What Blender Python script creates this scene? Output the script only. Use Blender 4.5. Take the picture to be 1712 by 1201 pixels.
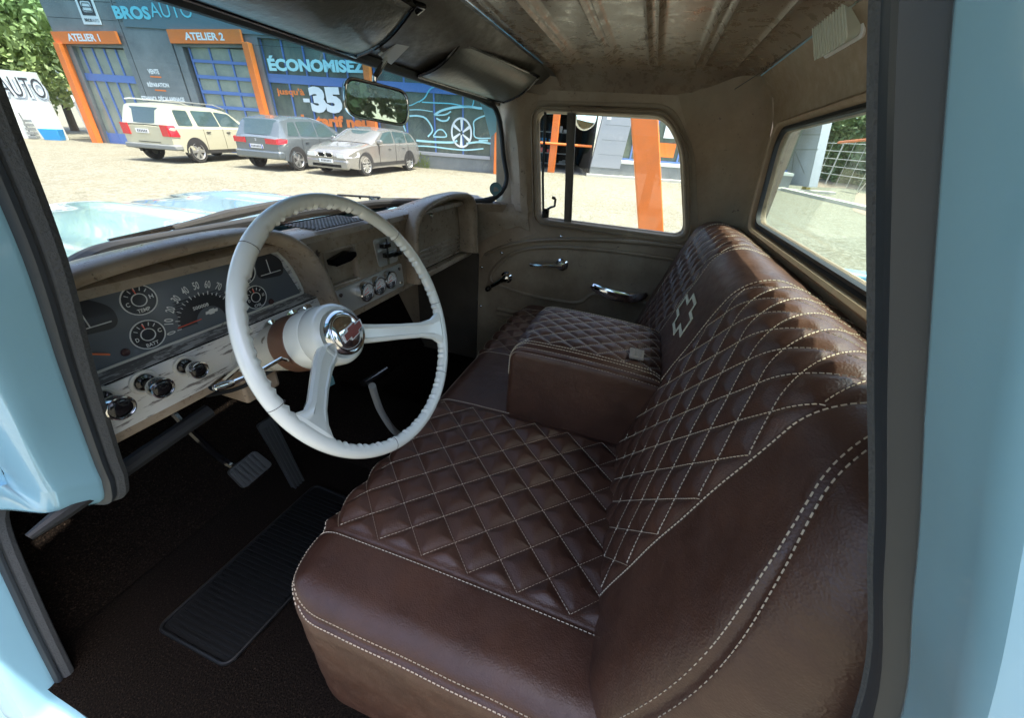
import bpy, math, random
import numpy as np
from mathutils import Vector, Matrix
from mathutils.geometry import tessellate_polygon
random.seed(7); rng = np.random.default_rng(7)
R = math.radians
SC = bpy.context.scene; COL = SC.collection
for o in list(bpy.data.objects): bpy.data.objects.remove(o)

# ------------------------------------------------------------------ camera
def nrm(v): v = np.asarray(v, float); return v/np.linalg.norm(v)
F_PX, CX, CY = 621., 856., 600.5
_X = nrm([1095-CX, 262-CY, F_PX]); _D = np.array([770-CX, 1680-CY, F_PX])
_U = -_D; _U = _U-_X*(_U@_X); _U = nrm(_U); _Y = np.cross(_U, _X)
RW = np.array([_X, _Y, _U])                       # world axes in camera axes (x right, y down, z forward)
def ray(u, v): return RW@np.array([u-CX, v-CY, F_PX])
def P(u, v, **k):                                 # a photo pixel turned into the point it shows on a known plane
    d = ray(u, v); (a, val), = k.items(); i = 'xyz'.index(a); return d*(val/d[i])
cam_d = bpy.data.cameras.new("camera"); cam = bpy.data.objects.new("camera", cam_d); COL.objects.link(cam)
cam_d.sensor_width = 36; cam_d.lens = 36*F_PX/1712; cam_d.clip_start = .01; cam_d.clip_end = 2000
mw = Matrix.Identity(4)
for i in range(3):
    mw[i][0] = RW[i][0]; mw[i][1] = -RW[i][1]; mw[i][2] = -RW[i][2]
cam.matrix_world = mw; SC.camera = cam

# ------------------------------------------------------------------ world, sun, exposure
to_sun = Vector((.02, -.36, .93)).normalized()
elev = math.asin(to_sun.z)
W = bpy.data.worlds.new("World"); SC.world = W; W.use_nodes = True
nt = W.node_tree; sky = nt.nodes.new('ShaderNodeTexSky'); sky.sky_type = 'NISHITA'; sky.sun_disc = False
sky.sun_elevation = elev; sky.sun_rotation = math.atan2(to_sun.x, to_sun.y)
sky.air_density = .8; sky.dust_density = 3.5
nt.links.new(sky.outputs[0], nt.nodes['Background'].inputs[0]); nt.nodes['Background'].inputs[1].default_value = .15
sl = bpy.data.lights.new("sun", 'SUN'); sl.energy = 2.2; sl.angle = R(.5); sl.color = (1, .95, .86)
so = bpy.data.objects.new("sun", sl); COL.objects.link(so)
so.rotation_euler = (-to_sun).to_track_quat('-Z', 'Y').to_euler()
SC.view_settings.view_transform = 'Standard'; SC.view_settings.look = 'None'
SC.view_settings.exposure = 2.3; SC.view_settings.gamma = 1
SC.cycles.max_bounces = 10; SC.cycles.transparent_max_bounces = 16; SC.cycles.diffuse_bounces = 6
SC.cycles.sample_clamp_indirect = 6

# ------------------------------------------------------------------ materials
def mat(name, col, rough=.5, metal=0, spec=.5, coat=0, **k):
    m = bpy.data.materials.new(name); m.use_nodes = True; b = m.node_tree.nodes['Principled BSDF']
    b.inputs['Base Color'].default_value = (*col, 1); b.inputs['Roughness'].default_value = rough
    b.inputs['Metallic'].default_value = metal; b.inputs['Specular IOR Level'].default_value = spec
    b.inputs['Coat Weight'].default_value = coat; b.inputs['Coat Roughness'].default_value = .05
    return m
def N(m, t, **k):
    n = m.node_tree.nodes.new(t)
    for a, v in k.items(): setattr(n, a, v)
    return n
def noise(m, scale, detail=4, rough=.6, stretch=None, coord='Object'):
    tc = N(m, 'ShaderNodeTexCoord'); t = N(m, 'ShaderNodeTexNoise'); t.inputs['Scale'].default_value = scale
    t.inputs['Detail'].default_value = detail; t.inputs['Roughness'].default_value = rough
    if stretch:
        mp = N(m, 'ShaderNodeMapping'); mp.inputs['Scale'].default_value = stretch
        m.node_tree.links.new(tc.outputs[coord], mp.inputs[0]); m.node_tree.links.new(mp.outputs[0], t.inputs[0])
    else: m.node_tree.links.new(tc.outputs[coord], t.inputs[0])
    return t.outputs['Fac']
def ramp(m, fac, stops):
    r = N(m, 'ShaderNodeValToRGB'); e = r.color_ramp.elements
    while len(e) < len(stops): e.new(.5)
    for i, (p, c) in enumerate(stops):
        e[i].position = p; e[i].color = (*c, 1) if len(c) == 3 else c
    m.node_tree.links.new(fac, r.inputs[0]); return r.outputs[0]
def mix(m, fac, a, b):
    n = N(m, 'ShaderNodeMix', data_type='RGBA')
    L = m.node_tree.links.new
    for s, v in ((0, fac), (6, a), (7, b)):
        if hasattr(v, 'default_value') or hasattr(v, 'links'): L(v, n.inputs[s])
        else: n.inputs[s].default_value = v if s == 0 else (*v, 1)
    return n.outputs[2]
def setc(m, out, inp='Base Color'): m.node_tree.links.new(out, m.node_tree.nodes['Principled BSDF'].inputs[inp])
def bump(m, h, dist=.001, st=.5):
    b = N(m, 'ShaderNodeBump'); b.inputs['Distance'].default_value = dist; b.inputs['Strength'].default_value = st
    m.node_tree.links.new(h, b.inputs['Height']); setc(m, b.outputs[0], 'Normal')
BW = lambda v: (v, v, v)
def worn(name, base, light, rust, rough=.42, spotlo=.64, scale=1, metal=.0, blot=.62):
    m = mat(name, base, rough, metal)
    c = mix(m, ramp(m, noise(m, 5*scale, 6, .7), [(.35, BW(0)), (.68, BW(1))]), base, light)
    c = mix(m, ramp(m, noise(m, 2.3*scale, 7, .72), [(.40, BW(0)), (.68, BW(blot))]), c, tuple(a*b for a, b in zip(base, (.50, .40, .34))))
    c = mix(m, ramp(m, noise(m, 26*scale, 5, .75), [(spotlo-.03, BW(0)), (spotlo+.04, BW(1))]), c, rust)
    c = mix(m, ramp(m, noise(m, 130*scale, 3, .6), [(.66, BW(0)), (.72, BW(.5))]), c, rust)
    setc(m, c)
    setc(m, ramp(m, noise(m, 40*scale, 5, .7), [(.3, BW(rough-.12)), (.7, BW(min(1, rough+.22)))]), 'Roughness')
    bump(m, noise(m, 180*scale, 3), .0006, .35)
    return m
M = {}
M['dash'] = worn('worn tan metal', (.28, .22, .155), (.42, .35, .26), (.05, .032, .022), .30, .65, 1.4)
M['door'] = worn('worn olive door metal', (.24, .18, .12), (.36, .29, .20), (.07, .045, .03), .40, .67, 1.0)
M['trim'] = worn('cab inner metal', (.30, .225, .15), (.42, .33, .235), (.09, .055, .035), .5, .66)
M['rear'] = worn('rear wall metal', (.36, .255, .16), (.27, .215, .14), (.10, .055, .035), .5, .68)
M['roof'] = worn('roof inner metal', (.165, .112, .074), (.28, .205, .138), (.06, .038, .025), .26, .68, .8, 0, .15)
M['visor'] = mat('black visor vinyl', (.075, .073, .062), .28); bump(M['visor'], noise(M['visor'], 60, 5), .002, .5)
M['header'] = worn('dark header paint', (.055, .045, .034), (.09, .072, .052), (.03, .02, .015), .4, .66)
def scraped(name, base, under, sc=(4, 30, 30), lo=.56):
    m = mat(name, base, .42)
    c = mix(m, ramp(m, noise(m, 9, 7, .75, sc), [(lo, BW(0)), (lo+.035, BW(1))]), base, under)
    setc(m, c); bump(m, noise(m, 90, 4), .0006, .3); return m
M['fascia'] = scraped('scraped cream paint', (.58, .58, .54), (.17, .16, .145), (1.5, 9, 12), .55)
M['fascia2'] = scraped('flaking cream paint', (.42, .42, .39), (.13, .125, .115), (2.5, 9, 14), .47)
M['blue'] = mat('light blue paint', (.28, .53, .66), .22, 0, .5, .7)
M['hoodpaint'] = mat('polished light blue paint', (.26, .46, .56), .12, 0, .8, 1)
bump(M['blue'], noise(M['blue'], 12, 3), .002, .12)
M['cream'] = mat('cream wheel plastic', (.80, .82, .75), .2, 0, .5, .6)
c = mix(M['cream'], ramp(M['cream'], noise(M['cream'], 14, 5, .7), [(.70, BW(0)), (.72, BW(1))]), (.80, .82, .75), (.12, .10, .07)); setc(M['cream'], c)
M['cream_old'] = scraped('aged column paint', (.54, .53, .46), (.15, .12, .08), (3, 3, 3), .60)
M['brown'] = mat('brown column ring', (.15, .075, .045), .4)
M['orangebrown'] = mat('amber band', (.30, .13, .04), .4)
M['rubber'] = mat('black rubber seal', (.012, .013, .014), .62); bump(M['rubber'], noise(M['rubber'], 120, 3), .001, .5)
M['weltfab'] = mat('woven welt', (.05, .055, .058), .8); bump(M['weltfab'], noise(M['weltfab'], 250, 3), .002, .9)
M['jamb'] = mat('dark jamb rubber', (.024, .031, .038), .45)
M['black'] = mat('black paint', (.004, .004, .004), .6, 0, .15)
M['gloss'] = mat('gloss black', (.006, .006, .007), .12)
M['carpet'] = mat('dark brown carpet', (.016, .012, .009), .95, 0, .08)
setc(M['carpet'], ramp(M['carpet'], noise(M['carpet'], 260, 3, .8), [(.35, (.0015, .001, .0008)), (.58, (.011, .0075, .0055)), (.72, (.06, .042, .03))]))
bump(M['carpet'], noise(M['carpet'], 300, 2), .006, 1)
M['pedal'] = mat('pedal rubber', (.035, .037, .038), .5)
M['mat'] = mat('black ribbed rubber', (.006, .0065, .007), .5, 0, .25)
M['chrome'] = mat('chrome', (.75, .76, .76), .09, 1); M['steel'] = mat('brushed steel', (.55, .55, .52), .45, .55)
bump(M['steel'], noise(M['steel'], 60, 3, .6, (1, 1, 30)), .0006, .3)
M['gauge'] = mat('dial face', (.105, .122, .135), .25, 0, .5, .3)
M['gauge2'] = mat('dial recess', (.030, .034, .038), .25, 0, .5, .4)
M['ink'] = mat('dial print', (.62, .64, .62), .5); M['white'] = mat('white', (.78, .78, .76), .45)
M['redink'] = mat('needle red', (.75, .10, .05), .4); M['orangeink'] = mat('needle orange', (.85, .20, .07), .4)
M['dullred'] = mat('warning lens', (.06, .03, .03), .2)
M['emred'] = mat('emblem maroon', (.22, .035, .025), .3)
M['thread'] = mat('cream thread', (.62, .52, .38), .7)
M['embroid'] = mat('embroidery', (.60, .57, .42), .6)
M['teal'] = mat('teal tag', (.10, .22, .24), .6)
M['taggrey'] = mat('woven label', (.28, .25, .22), .8)
M['frost'] = mat('ribbed lamp lens', (.55, .56, .46), .3); bump(M['frost'], noise(M['frost'], 300, 2), .001, .3)
def leather():
    m = mat('brown leather', (.10, .042, .026), .3, 0, .5)
    c = mix(m, ramp(m, noise(m, 7, 5, .6), [(.35, BW(0)), (.7, BW(1))]), (.052, .0215, .0130), (.088, .0385, .0225)); setc(m, c)
    tc = N(m, 'ShaderNodeTexCoord'); v = N(m, 'ShaderNodeTexVoronoi'); v.inputs['Scale'].default_value = 420
    m.node_tree.links.new(tc.outputs['Object'], v.inputs[0])
    b = N(m, 'ShaderNodeBump'); b.inputs['Distance'].default_value = .0008; b.inputs['Strength'].default_value = .35
    m.node_tree.links.new(v.outputs['Distance'], b.inputs['Height'])
    b2 = N(m, 'ShaderNodeBump'); b2.inputs['Distance'].default_value = .005; b2.inputs['Strength'].default_value = .5
    m.node_tree.links.new(noise(m, 22, 5, .6), b2.inputs['Height']); m.node_tree.links.new(b.outputs[0], b2.inputs['Normal'])
    setc(m, b2.outputs[0], 'Normal')
    setc(m, ramp(m, noise(m, 45, 4), [(.3, BW(.36)), (.7, BW(.52))]), 'Roughness')
    return m
M['leather'] = leather()
def glass(name, tint=(.96, 1, .97), refl=1, ior=1.45, zshade=None, dust_veil=0):
    m = bpy.data.materials.new(name); m.use_nodes = True; n = m.node_tree; n.nodes.clear(); L = n.links.new
    out = n.nodes.new('ShaderNodeOutputMaterial'); t = n.nodes.new('ShaderNodeBsdfTransparent'); g = n.nodes.new('ShaderNodeBsdfGlossy')
    t.inputs[0].default_value = (*tint, 1); g.inputs['Roughness'].default_value = .01
    f = n.nodes.new('ShaderNodeLayerWeight'); f.inputs[0].default_value = .5
    pw = n.nodes.new('ShaderNodeMath'); pw.operation = 'POWER'; pw.inputs[1].default_value = 5; L(f.outputs['Facing'], pw.inputs[0])
    mm = n.nodes.new('ShaderNodeMath'); mm.operation = 'MULTIPLY_ADD'; mm.inputs[1].default_value = .9*refl; mm.inputs[2].default_value = .05*refl; L(pw.outputs[0], mm.inputs[0])
    mx = n.nodes.new('ShaderNodeMixShader'); L(mm.outputs[0], mx.inputs[0]); L(t.outputs[0], mx.inputs[1]); L(g.outputs[0], mx.inputs[2])
    if zshade:                                    # the dyed shade band along the top of the windscreen
        tc = n.nodes.new('ShaderNodeTexCoord'); sp = n.nodes.new('ShaderNodeSeparateXYZ'); L(tc.outputs['Object'], sp.inputs[0])
        mr = n.nodes.new('ShaderNodeMapRange'); mr.inputs[1].default_value = zshade[0]; mr.inputs[2].default_value = zshade[1]
        L(sp.outputs[2], mr.inputs[0]); r = n.nodes.new('ShaderNodeValToRGB')
        r.color_ramp.elements[0].color = (*tint, 1); r.color_ramp.elements[1].color = (.20, .42, .49, 1)
        L(mr.outputs[0], r.inputs[0]); L(r.outputs[0], t.inputs[0])
    last = mx.outputs[0]
    if dust_veil:
        d = n.nodes.new('ShaderNodeBsdfDiffuse'); d.inputs[0].default_value = (.8, .82, .74, 1)
        tc = n.nodes.new('ShaderNodeTexCoord'); nz = n.nodes.new('ShaderNodeTexNoise'); nz.inputs['Scale'].default_value = 60; nz.inputs['Detail'].default_value = 4
        L(tc.outputs['Object'], nz.inputs[0]); r = n.nodes.new('ShaderNodeValToRGB'); e = r.color_ramp.elements
        e[0].position = .3; e[0].color = (dust_veil*.6,)*3+(1,); e[1].position = .8; e[1].color = (dust_veil*1.6,)*3+(1,)
        L(nz.outputs[0], r.inputs[0]); m2 = n.nodes.new('ShaderNodeMixShader'); L(r.outputs[0], m2.inputs[0]); L(last, m2.inputs[1]); L(d.outputs[0], m2.inputs[2]); last = m2.outputs[0]
    L(last, out.inputs[0]); return m
M['wsglass'] = glass('windscreen glass', (.97, .995, .95), 1.0, 1.45, (-.02, .13), .035)
M['glass'] = glass('side glass', (.97, 1, .97), .7)
M['rearglass'] = glass('rear glass', (.88, .97, .93), .7, 1.35, None, .045)  # dust layer raised to lay a pale haze over the hedge
M['lens'] = glass('gauge glass', (.97, .97, .97), 1.0)
M['carglass'] = mat('car window glass', (.05, .08, .08), .05, 0, .8, .5)
M['mirror'] = mat('mirror glass', (.85, .88, .80), .015, 1)
M['gravel'] = mat('pale gravel', (.62, .55, .38), .9)
c = mix(M['gravel'], ramp(M['gravel'], noise(M['gravel'], 14, 8, .8), [(.44, BW(0)), (.56, BW(1))]), (.09, .08, .05), (.245, .24, .185))
c = mix(M['gravel'], ramp(M['gravel'], noise(M['gravel'], .35, 4, .6), [(.35, BW(0)), (.7, BW(.6))]), c, (.20, .197, .15)); setc(M['gravel'], c)
c = mix(M['gravel'], ramp(M['gravel'], noise(M['gravel'], 3.2, 9, .86), [(.50, BW(0)), (.58, BW(.75))]), c, (.13, .115, .07)); setc(M['gravel'], c)
c = mix(M['gravel'], ramp(M['gravel'], noise(M['gravel'], .9, 5, .7, (.25, 2.5, 1)), [(.56, BW(0)), (.64, BW(.5))]), c, (.16, .14, .09)); setc(M['gravel'], c)
bump(M['gravel'], noise(M['gravel'], 25, 6, .8), .03, .6)
M['clad'] = mat('dark grey cladding', (.20, .22, .225), .4, .1); setc(M['clad'], mix(M['clad'], ramp(M['clad'], noise(M['clad'], .7, 6, .65), [(.3, BW(0)), (.7, BW(1))]), (.15, .168, .172), (.25, .27, .27)))
M['clad2'] = mat('light grey cladding', (.38, .40, .43), .4, .1)
M['cladblue'] = mat('teal grey fascia', (.13, .185, .21), .4, .1)
M['orange'] = mat('orange paint', (.80, .20, .035), .45)
setc(M['orange'], mix(M['orange'], ramp(M['orange'], noise(M['orange'], 3, 6, .7), [(.4, BW(0)), (.75, BW(1))]), (.82, .20, .035), (.66, .18, .045)))
M['blueframe'] = mat('blue aluminium frame', (.12, .21, .48), .35)
M['shopglass'] = mat('dark shop glass', (.055, .085, .082), .18, 0, .6)
setc(M['shopglass'], ramp(M['shopglass'], noise(M['shopglass'], 1.1, 5, .65, (1, 1, .5)), [(.3, (.06, .08, .08)), (.55, (.13, .16, .13)), (.75, (.22, .24, .18))]))
M['shopglass2'] = mat('grey shop glass', (.15, .18, .15), .18, 0, .6)
setc(M['shopglass2'], ramp(M['shopglass2'], noise(M['shopglass2'], 1.3, 5, .65), [(.3, (.20, .24, .21)), (.6, (.33, .36, .29)), (.8, (.45, .43, .30))]))
M['signwhite'] = mat('sign white', (.78, .82, .82), .5); M['signcyan'] = mat('sign pale cyan', (.42, .74, .78), .5)
M['signcyan2'] = mat('sign cyan', (.20, .62, .72), .5); M['signorange'] = mat('sign orange', (.85, .22, .04), .5)
M['whitewall'] = mat('white painted panel', (.72, .74, .68), .6)
setc(M['whitewall'], mix(M['whitewall'], noise(M['whitewall'], 1.5, 5), (.62, .64, .58), (.76, .78, .72)))
M['shadowgrey'] = mat('grey letter shadow and sill', (.34, .36, .38), .6); M['charcoal'] = mat('charcoal lettering', (.05, .05, .055), .5)
M['timber'] = mat('weathered shed boards', (.22, .17, .12), .8); setc(M['timber'], mix(M['timber'], noise(M['timber'], 3, 6, .7, (6, 6, .6)), (.13, .10, .07), (.30, .24, .16)))
M['yellow'] = mat('yellow beam', (.62, .50, .16), .6); M['pipe'] = mat('pale pipe', (.62, .60, .55), .5)
M['bin'] = mat('blue plastic', (.03, .28, .62), .4); M['grey'] = mat('grey plastic', (.20, .21, .20), .6)
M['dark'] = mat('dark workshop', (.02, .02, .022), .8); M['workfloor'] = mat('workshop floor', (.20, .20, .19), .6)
M['concrete'] = mat('pale concrete', (.55, .53, .46), .8); M['paving'] = mat('pink brown paving', (.25, .18, .13), .85)
setc(M['paving'], mix(M['paving'], noise(M['paving'], 8, 6, .7), (.20, .145, .105), (.30, .225, .165)))
M['tyre'] = mat('tyre', (.025, .025, .025), .8); M['alloy'] = mat('alloy', (.62, .62, .60), .3, .8)
M['trimblk'] = mat('black trim', (.03, .03, .03), .5); M['redlamp'] = mat('tail lamp red', (.55, .02, .03), .12, 0, .6, .6)
M['lamp'] = mat('head lamp', (.75, .77, .78), .08, .3, .6, .8); M['plate'] = mat('number plate', (.75, .76, .74), .4)
M['plateblue'] = mat('plate band', (.03, .08, .45), .4)
M['suv'] = mat('pale gold paint', (.50, .48, .35), .3, .2, .5, .6); M['mpv'] = mat('slate blue paint', (.15, .175, .185), .25, .4, .5, .8)
M['est'] = mat('bronze grey paint', (.30, .29, .265), .25, .5, .5, .8)
def leafmat(name, a, b):
    m = mat(name, a, .6); setc(m, mix(m, noise(m, 1.2, 3), a, b)); return m
M['leafy'] = leafmat('spring leaves', (.24, .32, .10), (.42, .50, .18)); M['leafd'] = leafmat('dark leaves', (.08, .14, .045), (.20, .27, .09))
M['bark'] = mat('bark', (.10, .075, .05), .9)

# ------------------------------------------------------------------ mesh helpers
class MB:
    def __init__(s): s.v = []; s.f = []; s.mi = []; s.ms = []
    def m(s, mt):
        if mt not in s.ms: s.ms.append(mt)
        s.cur = s.ms.index(mt); return s
    cur = 0
    def add(s, vs, fs):
        b = len(s.v); s.v += [tuple(map(float, p)) for p in vs]; s.f += [tuple(b+i for i in f) for f in fs]; s.mi += [s.cur]*len(fs); return s
    def box(s, lo, hi, T=None):
        x0, y0, z0 = lo; x1, y1, z1 = hi
        v = [(x0,y0,z0),(x1,y0,z0),(x1,y1,z0),(x0,y1,z0),(x0,y0,z1),(x1,y0,z1),(x1,y1,z1),(x0,y1,z1)]
        if T: v = [T(*p) for p in v]
        return s.add(v, [(0,3,2,1),(4,5,6,7),(0,1,5,4),(1,2,6,5),(2,3,7,6),(3,0,4,7)])
    def grid(s, A, flip=False, close=False):
        n, m = A.shape[:2]; b = len(s.v); s.v += [tuple(p) for p in A.reshape(-1, 3).tolist()]
        i, j = np.meshgrid(np.arange(n-1), np.arange(m if close else m-1), indexing='ij'); i = i.ravel(); j = j.ravel(); j2 = (j+1) % m
        q = np.stack([i*m+j, i*m+j2, (i+1)*m+j2, (i+1)*m+j], 1)+b
        if flip: q = q[:, ::-1]
        s.f += [tuple(x) for x in q.tolist()]; s.mi += [s.cur]*len(q); return s
    def tube(s, path, r, n=10, caps=True, closed=False, squash=None):
        p = np.asarray(path, float); k = len(p); r = np.broadcast_to(np.asarray(r, float), (k,))
        t = (np.roll(p, -1, 0)-np.roll(p, 1, 0)) if closed else np.gradient(p, axis=0); t /= np.linalg.norm(t, axis=1)[:, None]+1e-12
        ref = np.array([0, 0, 1.]) if abs(t[0][2]) < .9 else np.array([1., 0, 0])
        rings = []; u = nrm(np.cross(t[0], ref))
        for i in range(k):
            u = u-t[i]*(u@t[i]); u = nrm(u); w = np.cross(t[i], u)
            a = np.linspace(0, 2*np.pi, n, endpoint=False)[:, None]
            rings.append(p[i]+r[i]*(np.cos(a)*u+np.sin(a)*w))
        A = np.array(rings)
        if closed: A = np.concatenate([A, A[:1]])
        s.grid(A, close=True)
        if caps and not closed:
            s.add(A[0], [tuple(range(n))[::-1]]); s.add(A[-1], [tuple(range(n))])
        return s
    def lathe(s, prof, o, ax, n=32, a0=None):     # prof: (distance along axis, radius)
        o = np.asarray(o, float); ax = nrm(ax); u = nrm(np.cross(ax, [0, 0, 1] if abs(ax[2]) < .9 else [1, 0, 0])); w = np.cross(ax, u)
        a = np.linspace(0, 2*np.pi, n, endpoint=False)[:, None]
        A = np.array([o+ax*d+r*(np.cos(a)*u+np.sin(a)*w) for d, r in prof]); return s.grid(A, close=True)
    def plate(s, outer, holes, T, th):            # T(a,b,c): flat coordinates -> world, thickness along c
        loops = [list(outer)]+[list(h) for h in holes]; flat = [p for l in loops for p in l]
        tri = tessellate_polygon([[Vector((a, b, 0)) for a, b in l] for l in loops]); n = len(flat)
        v = [T(a, b, 0) for a, b in flat]+[T(a, b, th) for a, b in flat]
        f = [tuple(t) for t in tri]+[tuple(i+n for i in t[::-1]) for t in tri]; k = 0
        for l in loops:
            m = len(l)
            for i in range(m): f.append((k+i, k+(i+1) % m, k+(i+1) % m+n, k+i+n))
            k += m
        return s.add(v, f)
    def build(s, name, mt=None, parent=None, smooth=35, bevel=0, seg=2, label=None):
        me = bpy.data.meshes.new(name); me.from_pydata(s.v, [], s.f)
        for q in ([mt] if mt else s.ms): me.materials.append(q)
        if not mt and len(s.ms) > 1: me.polygons.foreach_set('material_index', s.mi)
        import bmesh
        bm = bmesh.new(); bm.from_mesh(me); bmesh.ops.recalc_face_normals(bm, faces=bm.faces) if len(s.f) < 60000 else None; bm.to_mesh(me); bm.free()
        if smooth:
            me.polygons.foreach_set('use_smooth', [True]*len(me.polygons)); me.set_sharp_from_angle(angle=R(smooth))
        o = bpy.data.objects.new(name, me); COL.objects.link(o)
        if parent: attach(o, parent)
        if bevel:
            b = o.modifiers.new('bevel', 'BEVEL'); b.width = bevel; b.segments = seg; b.limit_method = 'ANGLE'; b.angle_limit = R(40)
        if label: o['label'] = label
        return o
def wmat(o):
    m = o.matrix_basis.copy()
    return wmat(o.parent)@o.matrix_parent_inverse@m if o.parent else m
def attach(o, parent): o.parent = parent; o.matrix_parent_inverse = wmat(parent).inverted()
def thing(name, label, cat, loc=(0, 0, 0), group=None, rot=None):
    o = bpy.data.objects.new(name, None); COL.objects.link(o); o.empty_display_size = .2
    m = rot.to_4x4() if rot else Matrix.Identity(4); m.translation = Vector(loc); o.matrix_basis = m
    o['label'] = label; o['category'] = cat
    if group: o['group'] = group
    return o
def tag(o, label, cat, group=None):
    o['label'] = label; o['category'] = cat
    if group: o['group'] = group
    return o
def dup(root, M4, label=None):
    r = root.copy(); COL.objects.link(r); r.matrix_basis = M4
    if label: r['label'] = label
    for ch in list(root.children):
        c = ch.copy(); COL.objects.link(c); c.parent = r
        for g in list(ch.children):
            d = g.copy(); COL.objects.link(d); d.parent = c
    return r
def rpoly(pts, rad, n=6):                         # polygon with rounded corners
    out = []; k = len(pts); rad = rad if hasattr(rad, '__len__') else [rad]*k
    for i in range(k):
        p0, p1, p2 = (np.array(pts[(i+d) % k], float) for d in (-1, 0, 1)); a = p0-p1; b = p2-p1; la, lb = np.linalg.norm(a), np.linalg.norm(b)
        r = min(rad[i], la*.49, lb*.49)
        if r <= 1e-6: out.append(tuple(p1)); continue
        A = p1+a/la*r; B = p1+b/lb*r
        for t in np.linspace(0, 1, n): out.append(tuple((1-t)**2*A+2*t*(1-t)*p1+t*t*B))
    return out
def smoothpath(pts, n=8, closed=False):           # Catmull-Rom
    p = np.asarray(pts, float); k = len(p); out = []
    for i in range(k if closed else k-1):
        a, b, c, d = (p[j % k] if closed else p[min(max(j, 0), k-1)] for j in (i-1, i, i+1, i+2))
        for t in np.arange(n)/n: out.append(.5*((2*b)+(c-a)*t+(2*a-5*b+4*c-d)*t*t+(3*b-a-3*c+d)*t**3))
    if not closed: out.append(p[-1])
    return np.array(out)
def ribbon(mb, pts, w, T, th, closed=False):      # flat band of width w along a 2D path
    p = np.asarray(pts, float); t = (np.roll(p, -1, 0)-np.roll(p, 1, 0)) if closed else np.gradient(p, axis=0)
    t /= np.linalg.norm(t, axis=1)[:, None]+1e-9; nn = np.stack([-t[:, 1], t[:, 0]], 1); w = np.broadcast_to(np.asarray(w, float), (len(p),))[:, None]
    a = p+nn*w/2; b = p-nn*w/2
    A = np.array([[T(*a[i], th), T(*b[i], th), T(*b[i], 0), T(*a[i], 0)] for i in range(len(p))])
    if closed: A = np.concatenate([A, A[:1]])
    mb.grid(A, close=True); return mb
def circ(c, r, n=28, a0=0, a1=360, ry=None): return [(c[0]+r*math.cos(R(a)), c[1]+(ry or r)*math.sin(R(a))) for a in np.linspace(a0, a1, n, endpoint=(a1-a0) < 359)]
_tc = {}
def text(mb, s, x, y, w, h, T, th=.002, bold=0., ang=0, anchor='c', shear=0):
    key = (s, bold)
    if key not in _tc:
        cu = bpy.data.curves.new('t', 'FONT'); cu.body = s; cu.size = 1; cu.offset = bold; cu.resolution_u = 3
        cu.fill_mode = 'FRONT' if hasattr(cu, 'fill_mode') else 'BOTH'
        ob = bpy.data.objects.new('t', cu); COL.objects.link(ob); bpy.context.view_layer.update()
        me = bpy.data.meshes.new_from_object(ob.evaluated_get(bpy.context.evaluated_depsgraph_get()))
        vs = np.array([v.co[:2] for v in me.vertices]); fs = [tuple(p.vertices) for p in me.polygons]
        bpy.data.objects.remove(ob); bpy.data.curves.remove(cu); bpy.data.meshes.remove(me); _tc[key] = (vs, fs)
    vs, fs = _tc[key]; lo = vs.min(0); hi = vs.max(0); q = (vs-lo)/(hi-lo)-np.array([.5 if anchor == 'c' else 0, .5 if anchor == 'c' else 0])
    if w is None: w = h*(hi-lo)[0]/(hi-lo)[1]
    q = q*np.array([w, h]); q[:, 0] += q[:, 1]*shear
    c, sn = math.cos(R(ang)), math.sin(R(ang)); q = q@np.array([[c, sn], [-sn, c]])
    mb.add([T(x+a, y+b, th) for a, b in q], fs); return mb
BOWTIE = [(-.88,.22),(-.40,.22),(-.32,.40),(.46,.40),(.40,.22),(1,.22),(.88,-.22),(.40,-.22),(.32,-.40),(-.46,-.40),(-.40,-.22),(-1,-.22)]
def bowtie(mb, c, w, T, th, ang=0, z0=0):
    ca, sa = math.cos(R(ang)), math.sin(R(ang)); pts = [(c[0]+w/2*(a*ca-b*sa), c[1]+w/2*(a*sa+b*ca)) for a, b in BOWTIE]
    mb.plate(pts, [], lambda a, b, d: T(a, b, d+z0), th); return pts

# ================================================================== THE TRUCK
CXT = .9                                          # centre line of the cab
GZ = -1.635
truck = thing('pickup_truck', 'vintage light blue pickup truck seen through its open driver side door, brown quilted bench seat', 'pickup truck', (CXT, .3, GZ))
YZ = lambda x: (lambda a, b, c: (x+c, a, b))      # flat (y,z) plate standing at x
XZ = lambda y: (lambda a, b, c: (a, y+c, b))      # flat (x,z) plate standing at y

# --- driver side opening: swept jamb
jpath = [(.16,-.31,-1.00),(.165,-.28,-.62),(.170,-.205,-.309),(.17,-.145,-.162),(.17,-.0995,-.064),(.17,-.051,.0425),(.18,-.02,.13),(.215,.02,.20),(.215,.20,.215),(.215,.38,.205),
         (.21,.452,.14),(.2,.475,.04),(.2,.488,-.004),(.2,.519,-.122),(.2,.58,-.26),(.2,.647,-.427),(.2,.668,-.485),(.195,.70,-.535),(.18,.78,-.55),(.155,.87,-.565),(.125,.915,-.61),(.085,.91,-.80),(.05,.905,-1.0)]
jp = smoothpath(jpath, 7)
sill = smoothpath([(.05,.905,-1.0),(.04,.88,-1.06),(.04,.7,-1.08),(.06,.2,-1.08),(.14,-.2,-1.06),(.16,-.31,-1.0)], 5)
jall = np.concatenate([jp, sill[1:-1]])
cen = np.array([.2, .30, -.42])
def knee(x, y, z):
    w = min(1, max(0, (y-.60)/.08))*min(1, max(0, (z+.85)/.18)); return z+.75*max(0, -x-.02)*w
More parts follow.
